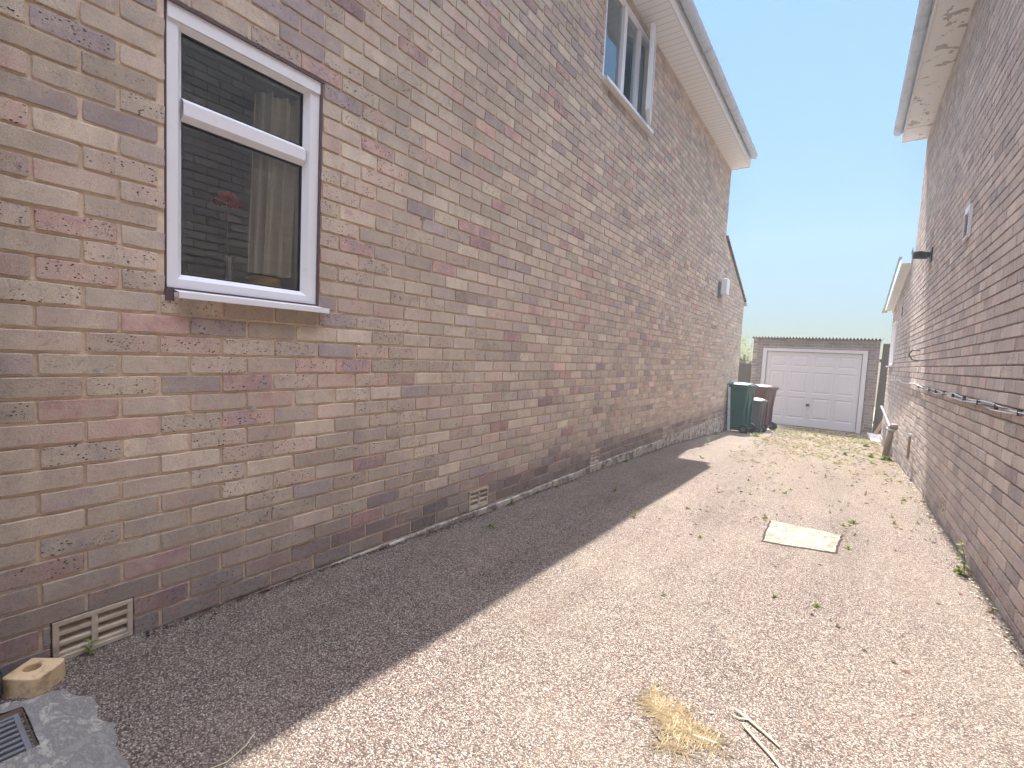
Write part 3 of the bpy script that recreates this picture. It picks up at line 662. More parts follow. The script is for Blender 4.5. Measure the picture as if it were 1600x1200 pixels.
# louvred wall vent
b = MB(); y0, y1, z0, z1 = 5.27, 5.47, 2.24, 2.50
xa, xb = WX-.022, WX-.001
b.box(xa, xb, y0, y0+.012, z0, z1); b.box(xa, xb, y1-.012, y1, z0, z1); b.box(xa, xb, y0+.012, y1-.012, z0, z0+.012); b.box(xa, xb, y0+.012, y1-.012, z1-.045, z1)
for i in range(8):
    zc = z0+.014+i*.0245
    b.poly([(xa, y0+.012, zc), (xa, y1-.012, zc), (xb-.002, y1-.012, zc+.018), (xb-.002, y0+.012, zc+.018)])
b.box(xb-.001, xb+.0005, y0+.012, y1-.012, z0+.012, z1-.045, 1)
b.build('louvre_vent', ['upvc', 'void'], HR)
# cables clipped along the wall
b = MB(); rn = random.Random(4)
for q, (mi, off) in enumerate(((0, 0), (1, .012), (0, .022))):
    pts = [(WX-.012-.004*math.sin(i*1.3+q), 1.5+i*.16, .955-off+.007*math.sin(i*.9+q*2.1)+rn.uniform(-.003, .003)) for i in range(38)]
    b.tube(pts, .0036, 6, mi)
pts = [(WX-.012, 7.3+i*.3, .958+.012*math.sin(i*.8)+rn.uniform(-.004, .004)) for i in range(16)]; b.tube(pts, .005, 6, 0)
for i in range(13): b.box(WX-.018, WX-.001, 2+i*.45, 2.008+i*.45, .93, .962, 1)
b.build('cable_run', ['cable_white', 'black_plastic'], HR)
b = MB(); b.tube([(WX-.001, 7.75, 1.39), (WX-.07, 7.80, 1.395), (WX-.095, 7.85, 1.34), (WX-.06, 7.86, 1.275), (WX-.002, 7.80, 1.26)], .007, 8); b.build('hook', 'black_plastic', HR, smooth=True)
# waste pipes low on the extension wall
b = MB(); b.tube([(WX-.05, 13.0, .33), (WX-.05, 12.2, .28), (WX-.055, 10.35, .17), (WX-.055, 10.25, .13)], .024, 8); b.tube([(WX-.055, 10.25, .16), (WX-.055, 10.23, -.34)], .03, 10, 1); b.tube([(WX-.055, 10.24, -.12), (WX-.055, 10.24, -.09)], .04, 10, 1)
b.build('waste_pipe', ['grey_pipe', 'cgutter'], HR, smooth=True)
b = MB(); b.tube([(WX-.11, 9.68, -.32), (WX-.075, 9.60, .19)], .045, 12); b.tube([(WX-.075, 9.60, .19), (WX-.06, 9.58, .235), (WX+.01, 9.58, .235)], .05, 12, 0); b.tube([(WX-.078, 9.606, .17), (WX-.074, 9.60, .20)], .058, 12, 1)
b.build('soil_pipe', ['brown_pipe', 'gutter'], HR, smooth=True)
b = MB(); b.tube([(WX-.03, 7.5, .05), (WX-.03, 7.5, .33)], .014, 8); b.tube([(WX-.03, 7.5, .33), (WX-.03, 7.5, .36)], .018, 8, 1); b.build('overflow_pipe', ['brown_pipe', 'cable_white'], HR)

SC = empty('security_camera', (WX, 7.6, 2.53)); tag(SC, 'black wall-mounted security camera high on the right house wall', 'security camera')
b = MB(); b.box(-.02, -.001, -.09, .09, -.09, .12); b.box(-.07, -.02, -.04, .05, -.02, .05); b.build('bracket', 'black_plastic', SC, bevel=.006)
Rm = Matrix.Translation((-.13, .10, .03)) @ Matrix.Rotation(math.radians(-25), 4, 'Z') @ Matrix.Rotation(math.radians(6), 4, 'X')
b = MB(); b.xbox(Rm, .09, .30, .10); b.xbox(Rm @ Matrix.Translation((0, .03, .056)), .10, .34, .012); b.build('housing', 'black_plastic', SC, bevel=.012)
SC.scale = (.75, .75, .75)

LG = empty('wall_light', (0, 9.45, 2.5)); tag(LG, 'small white security light fixed near the far end of the left house wall', 'wall light')
b = MB(); b.box(.001, .03, -.10, .12, -.17, .10); b.build('shade_plate', 'cgutter', LG, bevel=.004)  # dark plate set low as the shade beneath the lamp
b = MB(); b.box(.03, .14, -.03, .20, -.12, .17); b.build('lamp_head', 'upvc', LG, bevel=.01)
b = MB(); b.tube([(.02, 0, .12), (.02, 0, .36)], .008, 6); b.build('conduit', 'upvc', LG)

# ================================================================ GROUND
b = MB(); nx, = (14,); ys = []
y = -4
while y < 15.3: ys.append(y); y += .15 if y > 0 else .4
ys.append(15.3); rn = random.Random(1)
xs = sorted([-.02+(WX+.06)*i/nx for i in range(nx+1)]+[.205, .425]); nx = len(xs)-1; ys = sorted(ys+[.02, .245])
b.v = [(x, y, gs(x, y)) for y in ys for x in xs]
for j in range(len(ys)-1):
    for i in range(nx):
        if .2 < (xs[i]+xs[i+1])/2 < .43 and .015 < (ys[j]+ys[j+1])/2 < .25: continue
        a = j*(nx+1)+i; b.f.append((a, a+1, a+nx+2, a+nx+1)); b.mi.append(0)
tag(b.build('driveway', 'drive', smooth=True), 'pinkish bonded chipping drive between the two houses', kind='structure')
b = MB()
gy = [-16, -3, .01, .255, .5, 2.5, 4.5, 6.9, 9.2, 10.5, 15.3, 32]
for ya, yb in zip(gy, gy[1:]):
    for xa, xb in ((-20, -.03), (-.03, .195), (.195, .435), (.435, WX+.05), (WX+.05, 24)):
        if ya == .01 and xa == .195: continue
        b.poly([(xa, ya, gz(ya)-.045), (xb, ya, gz(ya)-.045), (xb, yb, gz(yb)-.045), (xa, yb, gz(yb)-.045)])
tag(b.build('ground', 'soil'), 'dry ground around the houses', kind='structure')
b = MB()
for (ya, yb) in ((13.0, 13.72), (13.73, 14.5), (14.51, 15.28)): b.box(2.62, 3.15, ya, yb, gz((ya+yb)/2)-.05, gz(ya)+.012)
tag(b.build('path', 'concrete', bevel=.005), 'pale concrete path slabs beside the garage', kind='structure')

# ================================================================ GARAGE
G = empty('garage', (1.25, 15.3, -.57)); tag(G, 'single brick garage with white panelled door at the end of the drive', 'garage')
gx0, gx1, gzt = -.215, 2.715, 1.86
brickwork('wall', lambda u, z, d: (u, 15.3-d, z), gx0, gx1, -.60, lambda u: gzt, [(.04, 2.49, -.61, 1.615)], ['brick_garage', 'mortar_garage'], G, (0, .106), seed=21, rec=.006)
b = MB(); b.box(gx0, gx1, 15.42, 15.45, 1.62, gzt); b.box(gx0, gx0+.1, 15.3, 20, -.7, gzt); b.box(gx1-.1, gx1, 15.31, 20, -.7, gzt); b.box(gx0, gx1, 19.9, 20, -.7, gzt-.05); b.box(gx0+.1, .04, 15.42, 15.5, -.6, 1.62); b.box(2.49, gx1-.1, 15.42, 15.5, -.6, 1.62)
b.build('side_wall', 'mortar_garage', G)
b = MB(); n = 300; x0, x1 = gx0-.05, gx1+.05
fz = lambda x: 1.905+.027*math.sin(x*2*PI/.0762)
X = [x0+(x1-x0)*i/n for i in range(n+1)]
for a, c in zip(X, X[1:]):
    b.poly([(a, 15.2, fz(a)), (c, 15.2, fz(c)), (c, 20.1, fz(c)-.12), (a, 20.1, fz(a)-.12)]); b.poly([(a, 15.2, fz(a)-.014), (c, 15.2, fz(c)-.014), (c, 15.2, fz(c)), (a, 15.2, fz(a))]); b.poly([(a, 15.2, fz(a)-.014), (a, 20.1, fz(a)-.128), (c, 20.1, fz(c)-.128), (c, 15.2, fz(c)-.014)])
b.build('corrugated_roof', 'asbestos', G)
b = MB(); b.box(.05, .155, 15.27, 15.36, -.57, 1.60); b.box(2.375, 2.48, 15.27, 15.36, -.57, 1.60); b.box(.155, 2.375, 15.272, 15.36, 1.51, 1.60); b.build('door_frame', 'upvc' if 0 else 'garage_door', G, bevel=.006)
# door
dx0, dx1, dz0, dz1 = .165, 2.365, -.555, 1.50
DR = empty('door', (1.25, 15.3, -.55)); DR.parent = G; DR.matrix_parent_inverse = Matrix.Translation(-G.location)
b = MB(); H = dz1-dz0; Wd = dx1-dx0
rows = [(.045, .195), (.262, .545), (.607, .895)]; cols = [(.045, .225), (.275, .465), (.535, .725), (.775, .955)]
ux = sorted([0, 1]+[v for c in cols for v in c]); uz = sorted([0, 1]+[v for r in rows for v in r])
Px = lambda u: dx0+u*Wd; Pz = lambda v: dz1-v*H; Y0 = 15.305
for a, c in zip(ux, ux[1:]):
    for e, f in zip(uz, uz[1:]):
        if (a, c) in cols and (e, f) in rows:
            xa, xb, zt, zb = Px(a), Px(c), Pz(e), Pz(f)
            L = [(0, 0), (.010, .008), (.03, .009), (.058, .001)]
            for (i0, d0), (i1, d1) in zip(L, L[1:]):
                o = [(xa+i0, zb+i0), (xb-i0, zb+i0), (xb-i0, zt-i0), (xa+i0, zt-i0)]; q = [(xa+i1, zb+i1), (xb-i1, zb+i1), (xb-i1, zt-i1), (xa+i1, zt-i1)]
                for k in range(4):
                    k2 = (k+1) % 4; b.poly([(o[k][0], Y0+d0, o[k][1]), (o[k2][0], Y0+d0, o[k2][1]), (q[k2][0], Y0+d1, q[k2][1]), (q[k][0], Y0+d1, q[k][1])])
            b.poly([(xa+.058, Y0, zb+.058), (xb-.058, Y0, zb+.058), (xb-.058, Y0, zt-.058), (xa+.058, Y0, zt-.058)])
        else: b.poly([(Px(a), Y0, Pz(f)), (Px(c), Y0, Pz(f)), (Px(c), Y0, Pz(e)), (Px(a), Y0, Pz(e))])
# two narrow pressed ribs between the columns
for u in (.25, .50, .75): b.box(Px(u)-.006, Px(u)+.006, Y0-.004, Y0+.002, dz0, dz1)
o = b.build('door_leaf', 'garage_door', DR); o.matrix_parent_inverse = Matrix.Translation(-DR.location)
b = MB(); b.xbox(Matrix.Translation((1.257, Y0-.012, .055)), .075, .02, .075); b.tube([(1.257, Y0-.02, .055), (1.257, Y0-.06, .055)], .012, 8); b.tube([(1.215, Y0-.06, .055), (1.30, Y0-.06, .055)], .012, 8)
o = b.build('handle', 'black_plastic', DR, bevel=.004); o.matrix_parent_inverse = Matrix.Translation(-DR.location)
for o in (DR,): pass

# fences and things by the garage
def fence(name, x0, x1, y, zb, zt, lean, label, bw=.14, posts=True):
    R_ = empty(name, ((x0+x1)/2, y, zb)); tag(R_, label, 'fence'); rn = random.Random(int(x0*100))
    b = MB(); x = x0
    while x < x1-.02:
        w = min(bw, x1-x); t_ = rn.uniform(-.01, .01); x_ = x-(x0+x1)/2
        top = zt-zb+rn.uniform(-.008, .008); s = lean*top
        b.poly([(x_, t_, 0), (x_+w-.006, t_, 0), (x_+w-.006+s, t_, top), (x_+s, t_, top)]); b.poly([(x_, t_+.018, 0), (x_+s, t_+.018, top), (x_+w-.006+s, t_+.018, top), (x_+w-.006, t_+.018, 0)])
        b.poly([(x_+s, t_, top), (x_+w-.006+s, t_, top), (x_+w-.006+s, t_+.018, top), (x_+s, t_+.018, top)])
        b.poly([(x_, t_, 0), (x_+s, t_, top), (x_+s, t_+.018, top), (x_, t_+.018, 0)]); b.poly([(x_+w-.006, t_, 0), (x_+w-.006, t_+.018, 0), (x_+w-.006+s, t_+.018, top), (x_+w-.006+s, t_, top)])
        x += w
    b.build('boards', 'dark_fence', R_)
    b = MB(); b.box(x0-(x0+x1)/2, x1-(x0+x1)/2, .03, .07, .3, .38); b.build('rail', 'dark_fence', R_); b = MB(); b.box(x0-(x0+x1)/2, x1-(x0+x1)/2, .03, .07, (zt-zb)*.8, (zt-zb)*.8+.08); b.build('rail', 'dark_fence', R_)
    return R_
fence('wooden_fence', 2.73, 3.0, 15.45, -.60, 1.80, .02, 'tall dark timber fence panel between the garage and the right house', .24)
fence('wooden_fence', -3.2, -.24, 15.6, -.60, 1.12, 0, 'low dark board fence left of the garage, behind the bins')
b = MB(); b.xbox(Matrix.Translation((2.86, 15.2, -.33)) @ Matrix.Rotation(math.radians(22), 4, 'Y'), .075, .03, .52); tag(b.build('timber_offcut', 'batten', bevel=.002), 'short pale timber offcut leaning against the tall fence panel', 'timber')

# ---------------- foliage helpers
def leaf(b, p, d, n, L, w, mi=0, droop=.25):
    d = d.normalized(); s = d.cross(n).normalized(); n = s.cross(d)
    p1 = p+d*L*.35+n*L*.05; p2 = p+d*L*.75-n*L*droop*.3; p3 = p+d*L-n*L*droop
    b.poly([p, p1+s*w*.5, p2+s*w*.38, p3], mi); b.poly([p, p3, p2-s*w*.38, p1-s*w*.5], mi)
def rosette(rn, n, L, up=.5, w=.35, mi=0):
    b = MB()
    for i in range(n):
        th = rn.uniform(0, 2*PI); e = rn.uniform(.05, up); d = Vector((math.cos(th), math.sin(th), e))
        leaf(b, Vector((rn.uniform(-.15, .15)*L, rn.uniform(-.15, .15)*L, .002)), d, Vector((0, 0, 1)), L*rn.uniform(.4, 1), L*w*.8, mi)
    for i in range(n//2):
        th = rn.uniform(0, 2*PI); leaf(b, Vector((0, 0, .003)), Vector((math.cos(th)*.5, math.sin(th)*.5, 1)), Vector((math.cos(th+1), math.sin(th+1), .2)), L*rn.uniform(.4, .8), L*w*.5, mi)
    return b
def stalk(rn, h, n, L, w=.5, lean=(0, 0), mi=0):
    b = MB(); top = Vector((lean[0], lean[1], h)); b.tube([(0, 0, 0), top*.5+Vector((.01, 0, 0)), top], [.003, .0025, .001], 5, 1)
    for i in range(n):
        t_ = .12+.88*i/n; p = top*t_; th = i*2.4+rn.uniform(-.5, .5); d = Vector((math.cos(th), math.sin(th), rn.uniform(-.1, .5)))
        leaf(b, p, d, Vector((0, 0, 1)), L*(1.1-.5*t_)*rn.uniform(.7, 1.1), L*w, mi)
    return b
MW = ['leaf', 'stem_green']
def plant(bm, name, x, y, label, cat='weed', group=None, mats=MW, z=None, rz=None):
    o = bm.build(name, mats, loc=(x, y, (gs(x, y)+.001) if z is None else z)); tag(o, label, cat, group); return o
rn = random.Random(33)
# ---------------- tree beyond the left fence
T = empty('garden_tree', (-1.3, 20.5, -.75)); tag(T, 'bushy sunlit yellow-green tree behind the low fence, left of the garage', 'tree')
b = MB(); b.tube([(0, 0, 0), (.05, 0, 1.2), (0, .1, 2.2)], [.09, .07, .04], 8)
for i in range(14):
    th = rn.uniform(0, 2*PI); r = rn.uniform(.5, 1.1); z = rn.uniform(.9, 2.0); b.tube([(0, 0, z), (r*.5*math.cos(th), r*.5*math.sin(th), z+.35), (r*math.cos(th), r*math.sin(th), z+rn.uniform(.4, .95))], [.03, .02, .006], 5)
b.build('trunk', 'bark', T)
b = MB(); cl = [(Vector((rn.gauss(0, .55), rn.gauss(0, .5), rn.uniform(1.2, 2.75))), rn.uniform(.2, .4)) for _ in range(26)]
for c, r in cl:
    for _ in range(150):
        d = Vector((rn.gauss(0, 1), rn.gauss(0, 1), rn.gauss(0, 1))).normalized(); leaf(b, c+d*r*rn.uniform(.4, 1.1), Vector((rn.gauss(0, 1), rn.gauss(0, 1), rn.gauss(0, .6))), Vector((0, 0, 1)), rn.uniform(.05, .085), .04)
for _ in range(220):
    c, r = rn.choice(cl); leaf(b, c+Vector((rn.gauss(0, .3), rn.gauss(0, .3), abs(rn.gauss(0, .35)))), Vector((rn.gauss(0, 1), rn.gauss(0, 1), rn.gauss(0, .6))), Vector((0, 0, 1)), .06, .03)
b.build('crown', 'leaf_tree', T)

# ---------------- wheelie bins
def wheelie(x, y, rz, h, w, d, body, lid, label, wheel_r=.10):
    R_ = empty('wheelie_bin', (x, y, gz(y)), rz); tag(R_, label, 'bin')
    b = MB()                 # tapered body: local -y is the handle and wheel side
    secs = [(.05, .76), (.12, .79), (h*.45, .86), (h*.90, .985), (h*.905, 1.06), (h*.955, 1.06), (h*.956, .99)]
    rings = []
    for z, k in secs:
        hw, hd = w/2*k, d/2*k; r = .035; ring_ = []
        off = (1-k)*d*.28
        for (cx_, cy_, a0) in ((hw-r, hd-r, 0), (-hw+r, hd-r, 90), (-hw+r, -hd+r, 180), (hw-r, -hd+r, 270)):
            for q in (0, 30, 60, 90):
                a = math.radians(a0+q); ring_.append((cx_+r*math.cos(a), cy_+r*math.sin(a)+off*.5, z))
        rings.append(ring_)
    n = 16
    for ring_ in rings: b.v += ring_
    for i in range(len(rings)-1):
        for k in range(n): k2 = (k+1) % n; b.f.append((i*n+k, i*n+k2, (i+1)*n+k2, (i+1)*n+k)); b.mi.append(0)
    b.f.append(tuple(reversed(range(n)))); b.mi.append(0)
    for sx in (-1, 1): b.box(sx*w*.22-.012, sx*w*.22+.012, -d/2*.98, -d/2*.74, .1, h*.8)    # back ribs
    b.build('body', body, R_, bevel=.003)
    b = MB(); hw, hd = w/2*1.08, d/2*1.08; m = 6
    for i in range(m):
        for j in range(m):
            def P(i, j):
                u, v = i/m*2-1, j/m*2-1; return (u*hw, v*hd+.01, h*.965+.045*(1-u*u)*(1-.6*v*v)+.004)
            b.poly([P(i, j), P(i+1, j), P(i+1, j+1), P(i, j+1)])
    b.box(-hw, hw, -hd+.01, hd+.01, h*.945, h*.968)
    b.build('lid', lid, R_, bevel=.003)
    b = MB(); b.tube([(-w*.38, -d/2*1.02, h*.93), (-w*.38, -d/2*1.22, h*.95), (w*.38, -d/2*1.22, h*.95), (w*.38, -d/2*1.02, h*.93)], .014, 8); b.build('handle', body, R_, smooth=True)
    for sx in (-1, 1):
        b = MB(); xx = sx*(w/2*.86); b.tube([(xx-.028, -d/2*.88, wheel_r), (xx+.028, -d/2*.88, wheel_r)], wheel_r, 20); wh = b.build('wheel', 'rubber', R_, bevel=.008)
        b = MB(); b.tube([(xx+sx*.026, -d/2*.88, wheel_r), (xx+sx*.034, -d/2*.88, wheel_r)], wheel_r*.5, 14); b.build('hub', 'grey_bin', wh)
    b = MB(); b.tube([(-w/2*.9, -d/2*.88, wheel_r), (w/2*.9, -d/2*.88, wheel_r)], .012, 8); b.build('axle', 'cast_iron', R_)
    return R_
wheelie(.26, 11.1, math.radians(76), 1.07, .46, .42, 'green_bin', 'green_bin', 'green wheelie bin nearest the left house wall')
wheelie(.44, 12.6, math.radians(70), 1.07, .52, .50, 'maroon_bin', 'maroon_bin', 'maroon wheelie bin behind the green one, in front of the garage door')
wheelie(.50, 11.75, math.radians(70), .74, .27, .27, 'grey_bin', 'cream', 'small grey bin with a pale lid, between the green and maroon bins', .05)
b = MB(); b.xbox(Matrix.Translation((.065, 10.95, gz(10.95)+.5)) @ Matrix.Rotation(math.radians(-3), 4, 'Y'), .05, .09, 1.02); tag(b.build('pale_board', 'gutter', bevel=.004), 'pale grey upright board standing between the left wall and the green bin', 'board')

# ---------------- manhole cover, gully, brick
b = MB(); rn = random.Random(8)
cs = [(1.70, 3.55), (2.10, 3.66), (2.125, 4.08), (1.69, 4.075)]; out = []
for (a, c) in zip(cs, cs[1:]+cs[:1]):
    for i in range(9): t_ = i/9; out.append((a[0]+(c[0]-a[0])*t_+rn.uniform(-.006, .006), a[1]+(c[1]-a[1])*t_+rn.uniform(-.006, .006)))
top = [(x, y, gs(x, y)+.006) for x, y in out]; low = [(x+(x-1.9)*.02, y+(y-3.83)*.02, gz(y)-.02) for x, y in out]
b.poly(top)
for i in range(len(out)): i2 = (i+1) % len(out); b.poly([low[i], low[i2], top[i2], top[i]])
# flat dark ring laid round the cover as its gap
fr_ = []
for k_, (x, y) in enumerate(out): fr_.append((1.9+(x-1.9)*1.07, 3.84+(y-3.84)*1.06))
for i in range(len(out)):
    i2 = (i+1) % len(out); a_, c_2 = fr_[i], fr_[i2]
    b.poly([(out[i][0], out[i][1], gs(*out[i])+.0025), (out[i2][0], out[i2][1], gs(*out[i2])+.0025), (c_2[0], c_2[1], gs(*c_2)+.001), (a_[0], a_[1], gs(*a_)+.001)], 1)
tag(b.build('manhole_cover', ['slab', 'litter']), 'pale cracked rectangular manhole cover set in the sunny drive', 'manhole cover')

GU = empty('drain_surround', (.3, .25, 0)); tag(GU, 'rough grey cement drain surround in the near left corner of the drive', 'drain')
b = MB(); outl = [(.02, .12), (.10, .20), (.13, .27), (.125, .325), (.17, .365), (.26, .40), (.36, .405), (.46, .405), (.56, .40), (.66, .38), (.72, .30), (.70, .10), (.66, -.2), (.2, -.3), (.02, -.2)]
hx0, hx1, hy0, hy1 = .20, .43, .015, .25
N = 26
def inside(x, y):
    r = False; n = len(outl)
    for i in range(n):
        (x1, y1), (x2, y2) = outl[i], outl[(i+1) % n]
        if (y1 > y) != (y2 > y) and x < (x2-x1)*(y-y1)/(y2-y1)+x1: r = not r
    return r
import math as _m
def hgt(x, y):
    # slab stands highest round the grate and feathers out into the drive
    dd = min(((x-a)**2+(y-c)**2)**.5 for a, c in dens)
    return gz(y)+.002+min(.030, dd*.32)+.004*_m.sin(x*37)*_m.cos(y*41)
dens = []
for i in range(len(outl)):
    (x1, y1), (x2, y2) = outl[i], outl[(i+1) % len(outl)]
    for q in range(6): dens.append((x1+(x2-x1)*q/6, y1+(y2-y1)*q/6))
st = .0115; gx = [.0+st*i for i in range(64)]; gyy = [-.32+st*i for i in range(64)]
idx = {}
def vid(i, j):
    if (i, j) not in idx:
        x, y = gx[i], gyy[j]; idx[(i, j)] = len(b.v)
        b.v.append((x-.3, y-.25, hgt(x, y) if inside(x, y) else gz(y)-.006))
    return idx[(i, j)]
for i in range(63):
    for j in range(63):
        xm, ym = gx[i]+st/2, gyy[j]+st/2
        if not any(inside(gx[i+a], gyy[j+c]) for a in (0, 1) for c in (0, 1)): continue
        if hx0 < xm < hx1 and hy0 < ym < hy1: continue
        b.f.append((vid(i, j), vid(i+1, j), vid(i+1, j+1), vid(i, j+1))); b.mi.append(0)
b.build('cement_apron', 'cement', GU, smooth=True)
b = MB(); X0, X1, Y0_, Y1_ = hx0-.3-.004, hx1-.3+.004, hy0-.25-.004, hy1-.25+.004
for q in ([(X0, Y0_), (X1, Y0_)], [(X1, Y0_), (X1, Y1_)], [(X1, Y1_), (X0, Y1_)], [(X0, Y1_), (X0, Y0_)]):
    (a, c), (e, f) = q; b.poly([(a, c, .024), (e, f, .024), (e, f, -.15), (a, c, -.15)])
b.poly([(X0, Y0_, -.15), (X1, Y0_, -.15), (X1, Y1_, -.15), (X0, Y1_, -.15)])
b.build('gully_pot', 'brown_pipe', GU)
b = MB(); ga, gb_, gc, gd = X0+.008, X1-.008, Y0_+.008, Y1_-.008
b.box(ga, gb_, gc, gc+.012, .004, .016); b.box(ga, gb_, gd-.012, gd, .004, .016); b.box(ga, ga+.012, gc+.012, gd-.012, .004, .016); b.box(gb_-.012, gb_, gc+.012, gd-.012, .004, .016)
k = 9
for i in range(1, k):
    xx = ga+(gb_-ga)*i/k; b.box(xx-.0055, xx+.0055, gc+.012, gd-.012, .005, .0155)
for i in (1, 2): yy = gc+(gd-gc)*i/3; b.box(ga+.012, gb_-.012, yy-.006, yy+.006, .0045, .015)
b.build('grate', 'cast_iron', GU, bevel=.0015)
# yellow perforated brick, broken in half
BR = MB(); ang = math.radians(0)
w_, l_, h_ = .105, .105, .065
o8 = [(-.055, -.05), (.035, -.052), (.052, -.04), (.056, .03), (.045, .052), (-.055, .05)]
def hole(cx_, cy_, r, n=16): return [(cx_+r*math.cos(2*PI*i/n), cy_+r*math.sin(2*PI*i/n)) for i in range(n)]
import bmesh
bm = bmesh.new()
vt = [bm.verts.new((x, y, h_)) for x, y in o8]; vh = [bm.verts.new((x, y, h_)) for x, y in hole(-.012, .004, .021)]
ed = [bm.edges.new((a, c)) for a, c in zip(vt, vt[1:]+vt[:1])]+[bm.edges.new((a, c)) for a, c in zip(vh, vh[1:]+vh[:1])]
bmesh.ops.triangle_fill(bm, edges=ed, use_beauty=True)
vb = [bm.verts.new((x*1.03, y*1.03, 0)) for x, y in o8]; vhb = [bm.verts.new((v.co.x, v.co.y, .02)) for v in vh]
for i in range(len(vt)): i2 = (i+1) % len(vt); bm.faces.new((vb[i], vb[i2], vt[i2], vt[i]))
for i in range(16): i2 = (i+1) % 16; bm.faces.new((vh[i], vh[i2], vhb[i2], vhb[i]))
bm.faces.new(vhb); bmesh.ops.recalc_face_normals(bm, faces=bm.faces)
me = bpy.data.meshes.new('half_brick'); bm.to_mesh(me); bm.free()
M['yellow_brick'] = simple('yellow_clay', srgb(206, 178, 140), .9, 30, .12, .003, 90, dirt=srgb(130, 112, 96), dscale=16, dthr=(.5, .62), damt=.6)
me.materials.append(M['yellow_brick'])
o = bpy.data.objects.new('half_brick', me); COL.objects.link(o); o.location = (.085, .30, .003); o.rotation_euler = (0, 0, math.radians(38))
bv = o.modifiers.new('bevel', 'BEVEL'); bv.width = .004; bv.segments = 2; bv.limit_method = 'ANGLE'
tag(o, 'broken yellow perforated half brick on the ground beside the black downpipe', 'brick')

# ---------------- straw, sticks, debris
rn = random.Random(12); b = MB()
def strand(b, p, th, L, r=.0011, mi=0):
    pts = []; d = th; q = Vector(p)
    for i in range(6):
        pts.append(tuple(q)); q = q+Vector((math.cos(d), math.sin(d), rn.uniform(-.18, .2)))*L/5; q.z = max(q.z, gs(q.x, q.y)+.001); d += rn.uniform(-.5, .5)
    b.tube(pts, [r, r, r, r, r*.8, r*.5], 3, mi, cap=False)
cl_ = [(1.655, 1.505, .020, 90, .2), (1.70, 1.495, .026, 120, -.5), (1.745, 1.475, .022, 90, .4), (1.79, 1.462, .024, 80, -.2), (1.735, 1.435, .016, 45, 1.2), (1.70, 1.53, .02, 40, .8), (1.815, 1.47, .02, 35, .1), (1.735, 1.365, .02, 45, .6), (1.62, 1.575, .008, 26, -1.0)]
for (cx_, cyy, sg, nn, a0) in cl_:
    for i in range(int(nn*1.8)):
        x = cx_+rn.gauss(0, sg); y = cyy+rn.gauss(0, sg*.75); strand(b, (x, y, gs(x, y)+.001+abs(rn.gauss(0, .003))), a0+rn.gauss(0, .9)+rn.choice((0, PI)), rn.uniform(.03, .085), rn.uniform(.0006, .0014))
tag(b.build('straw_clump', 'straw'), 'tangled clump of golden dry straw lying on the sunny drive', 'straw')
def stick(pts, r, label, n=7):
    b = MB(); P = [(x, y, gs(x, y)+r*.9+dz) for x, y, dz in pts]; b.tube(P, [r*.7]+[r]*(len(P)-2)+[r*.6], n)
    return b, P
def G2(px):  # noqa
    return px
b, P = stick([(1.855, 1.665, .004), (1.90, 1.645, .002), (1.95, 1.615, .002), (1.995, 1.585, 0)], .0042, '')
b.tube([P[1], (1.875, 1.63, P[1][2]), (1.852, 1.634, P[1][2])], [.003, .003, .0015], 6); b.tube([P[1], (1.882, 1.672, P[1][2]+.002)], [.003, .001], 6)
tag(b.build('dry_stick', 'stick'), 'forked bleached stick lying right of the straw clump', 'stick')
b, P = stick([(1.895, 1.60, .003), (1.93, 1.57, .001), (1.975, 1.53, .001), (2.03, 1.47, 0)], .0045, '')
b.tube([P[1], (1.885, 1.615, P[1][2])], [.003, .001], 6)
tag(b.build('dry_stick', 'stick'), 'straight bleached stick at the bottom edge, below the forked stick', 'stick')
b, P = stick([(1.775, 1.455, .003), (1.81, 1.462, .004), (1.85, 1.475, 0)], .003, '')
tag(b.build('dry_stick', 'stick'), 'short bleached twig sticking out of the straw clump', 'stick')
b, P = stick([(.80, .505, .0), (.815, .545, .001), (.80, .60, .002), (.77, .64, .0)], .0016, '')
tag(b.build('dry_stick', 'stick'), 'thin curved stalk lying across the shadow edge at the bottom left', 'stick')
for (x, y, r, lab) in ((1.685, 1.545, .011, 'larger white stone chip at the top of the straw clump'), (1.80, 1.60, .006, 'smaller white stone chip to the right above the straw clump')):
    b = MB(); b.xbox(Matrix.Translation((x, y, gz(y)+.006)) @ Matrix.Rotation(.6, 4, 'Z'), r*1.6, r, .006); tag(b.build('stone_chip', 'cable_white', bevel=.002), lab, 'stone')

# fine litter: along the walls and over the far drive
b = MB(); rn = random.Random(5)
def flake(x, y, s, mi): 
    th = rn.uniform(0, PI); c, s_2 = math.cos(th)*s, math.sin(th)*s; e = rn.uniform(.25, .6); z = gs(x, y)+.003
    b.poly([(x-c, y-s_2, z+rn.uniform(0, .004)), (x+s_2*e, y-c*e, z+rn.uniform(0, s*.4)), (x+c, y+s_2, z+rn.uniform(0, .004)), (x-s_2*e, y+c*e, z+rn.uniform(0, s*.4))], mi)
for _ in range(2200): y = rn.uniform(.6, 11.5); flake(.010+abs(rn.gauss(0, .020+.012*math.sin(y*3.3))), y, rn.uniform(.003, .013), rn.choice((0, 0, 1)))
for _ in range(120): y = rn.uniform(2, 9); flake(rn.uniform(.05, .8), y, rn.uniform(.004, .011), 0)
for _ in range(900): y = rn.uniform(2.5, 10); flake(WX-.012-abs(rn.gauss(0, .03)), y, rn.uniform(.004, .012), rn.choice((0, 1, 2)))
for _ in range(3200):
    y = 15-abs(rn.gauss(0, 1))*5.0
    if y < 2.8: continue
    flake(rn.uniform(.85, 2.75), y, rn.uniform(.005, .014)*(1+y*.12), rn.choice((0, 0, 0, 1, 1)))
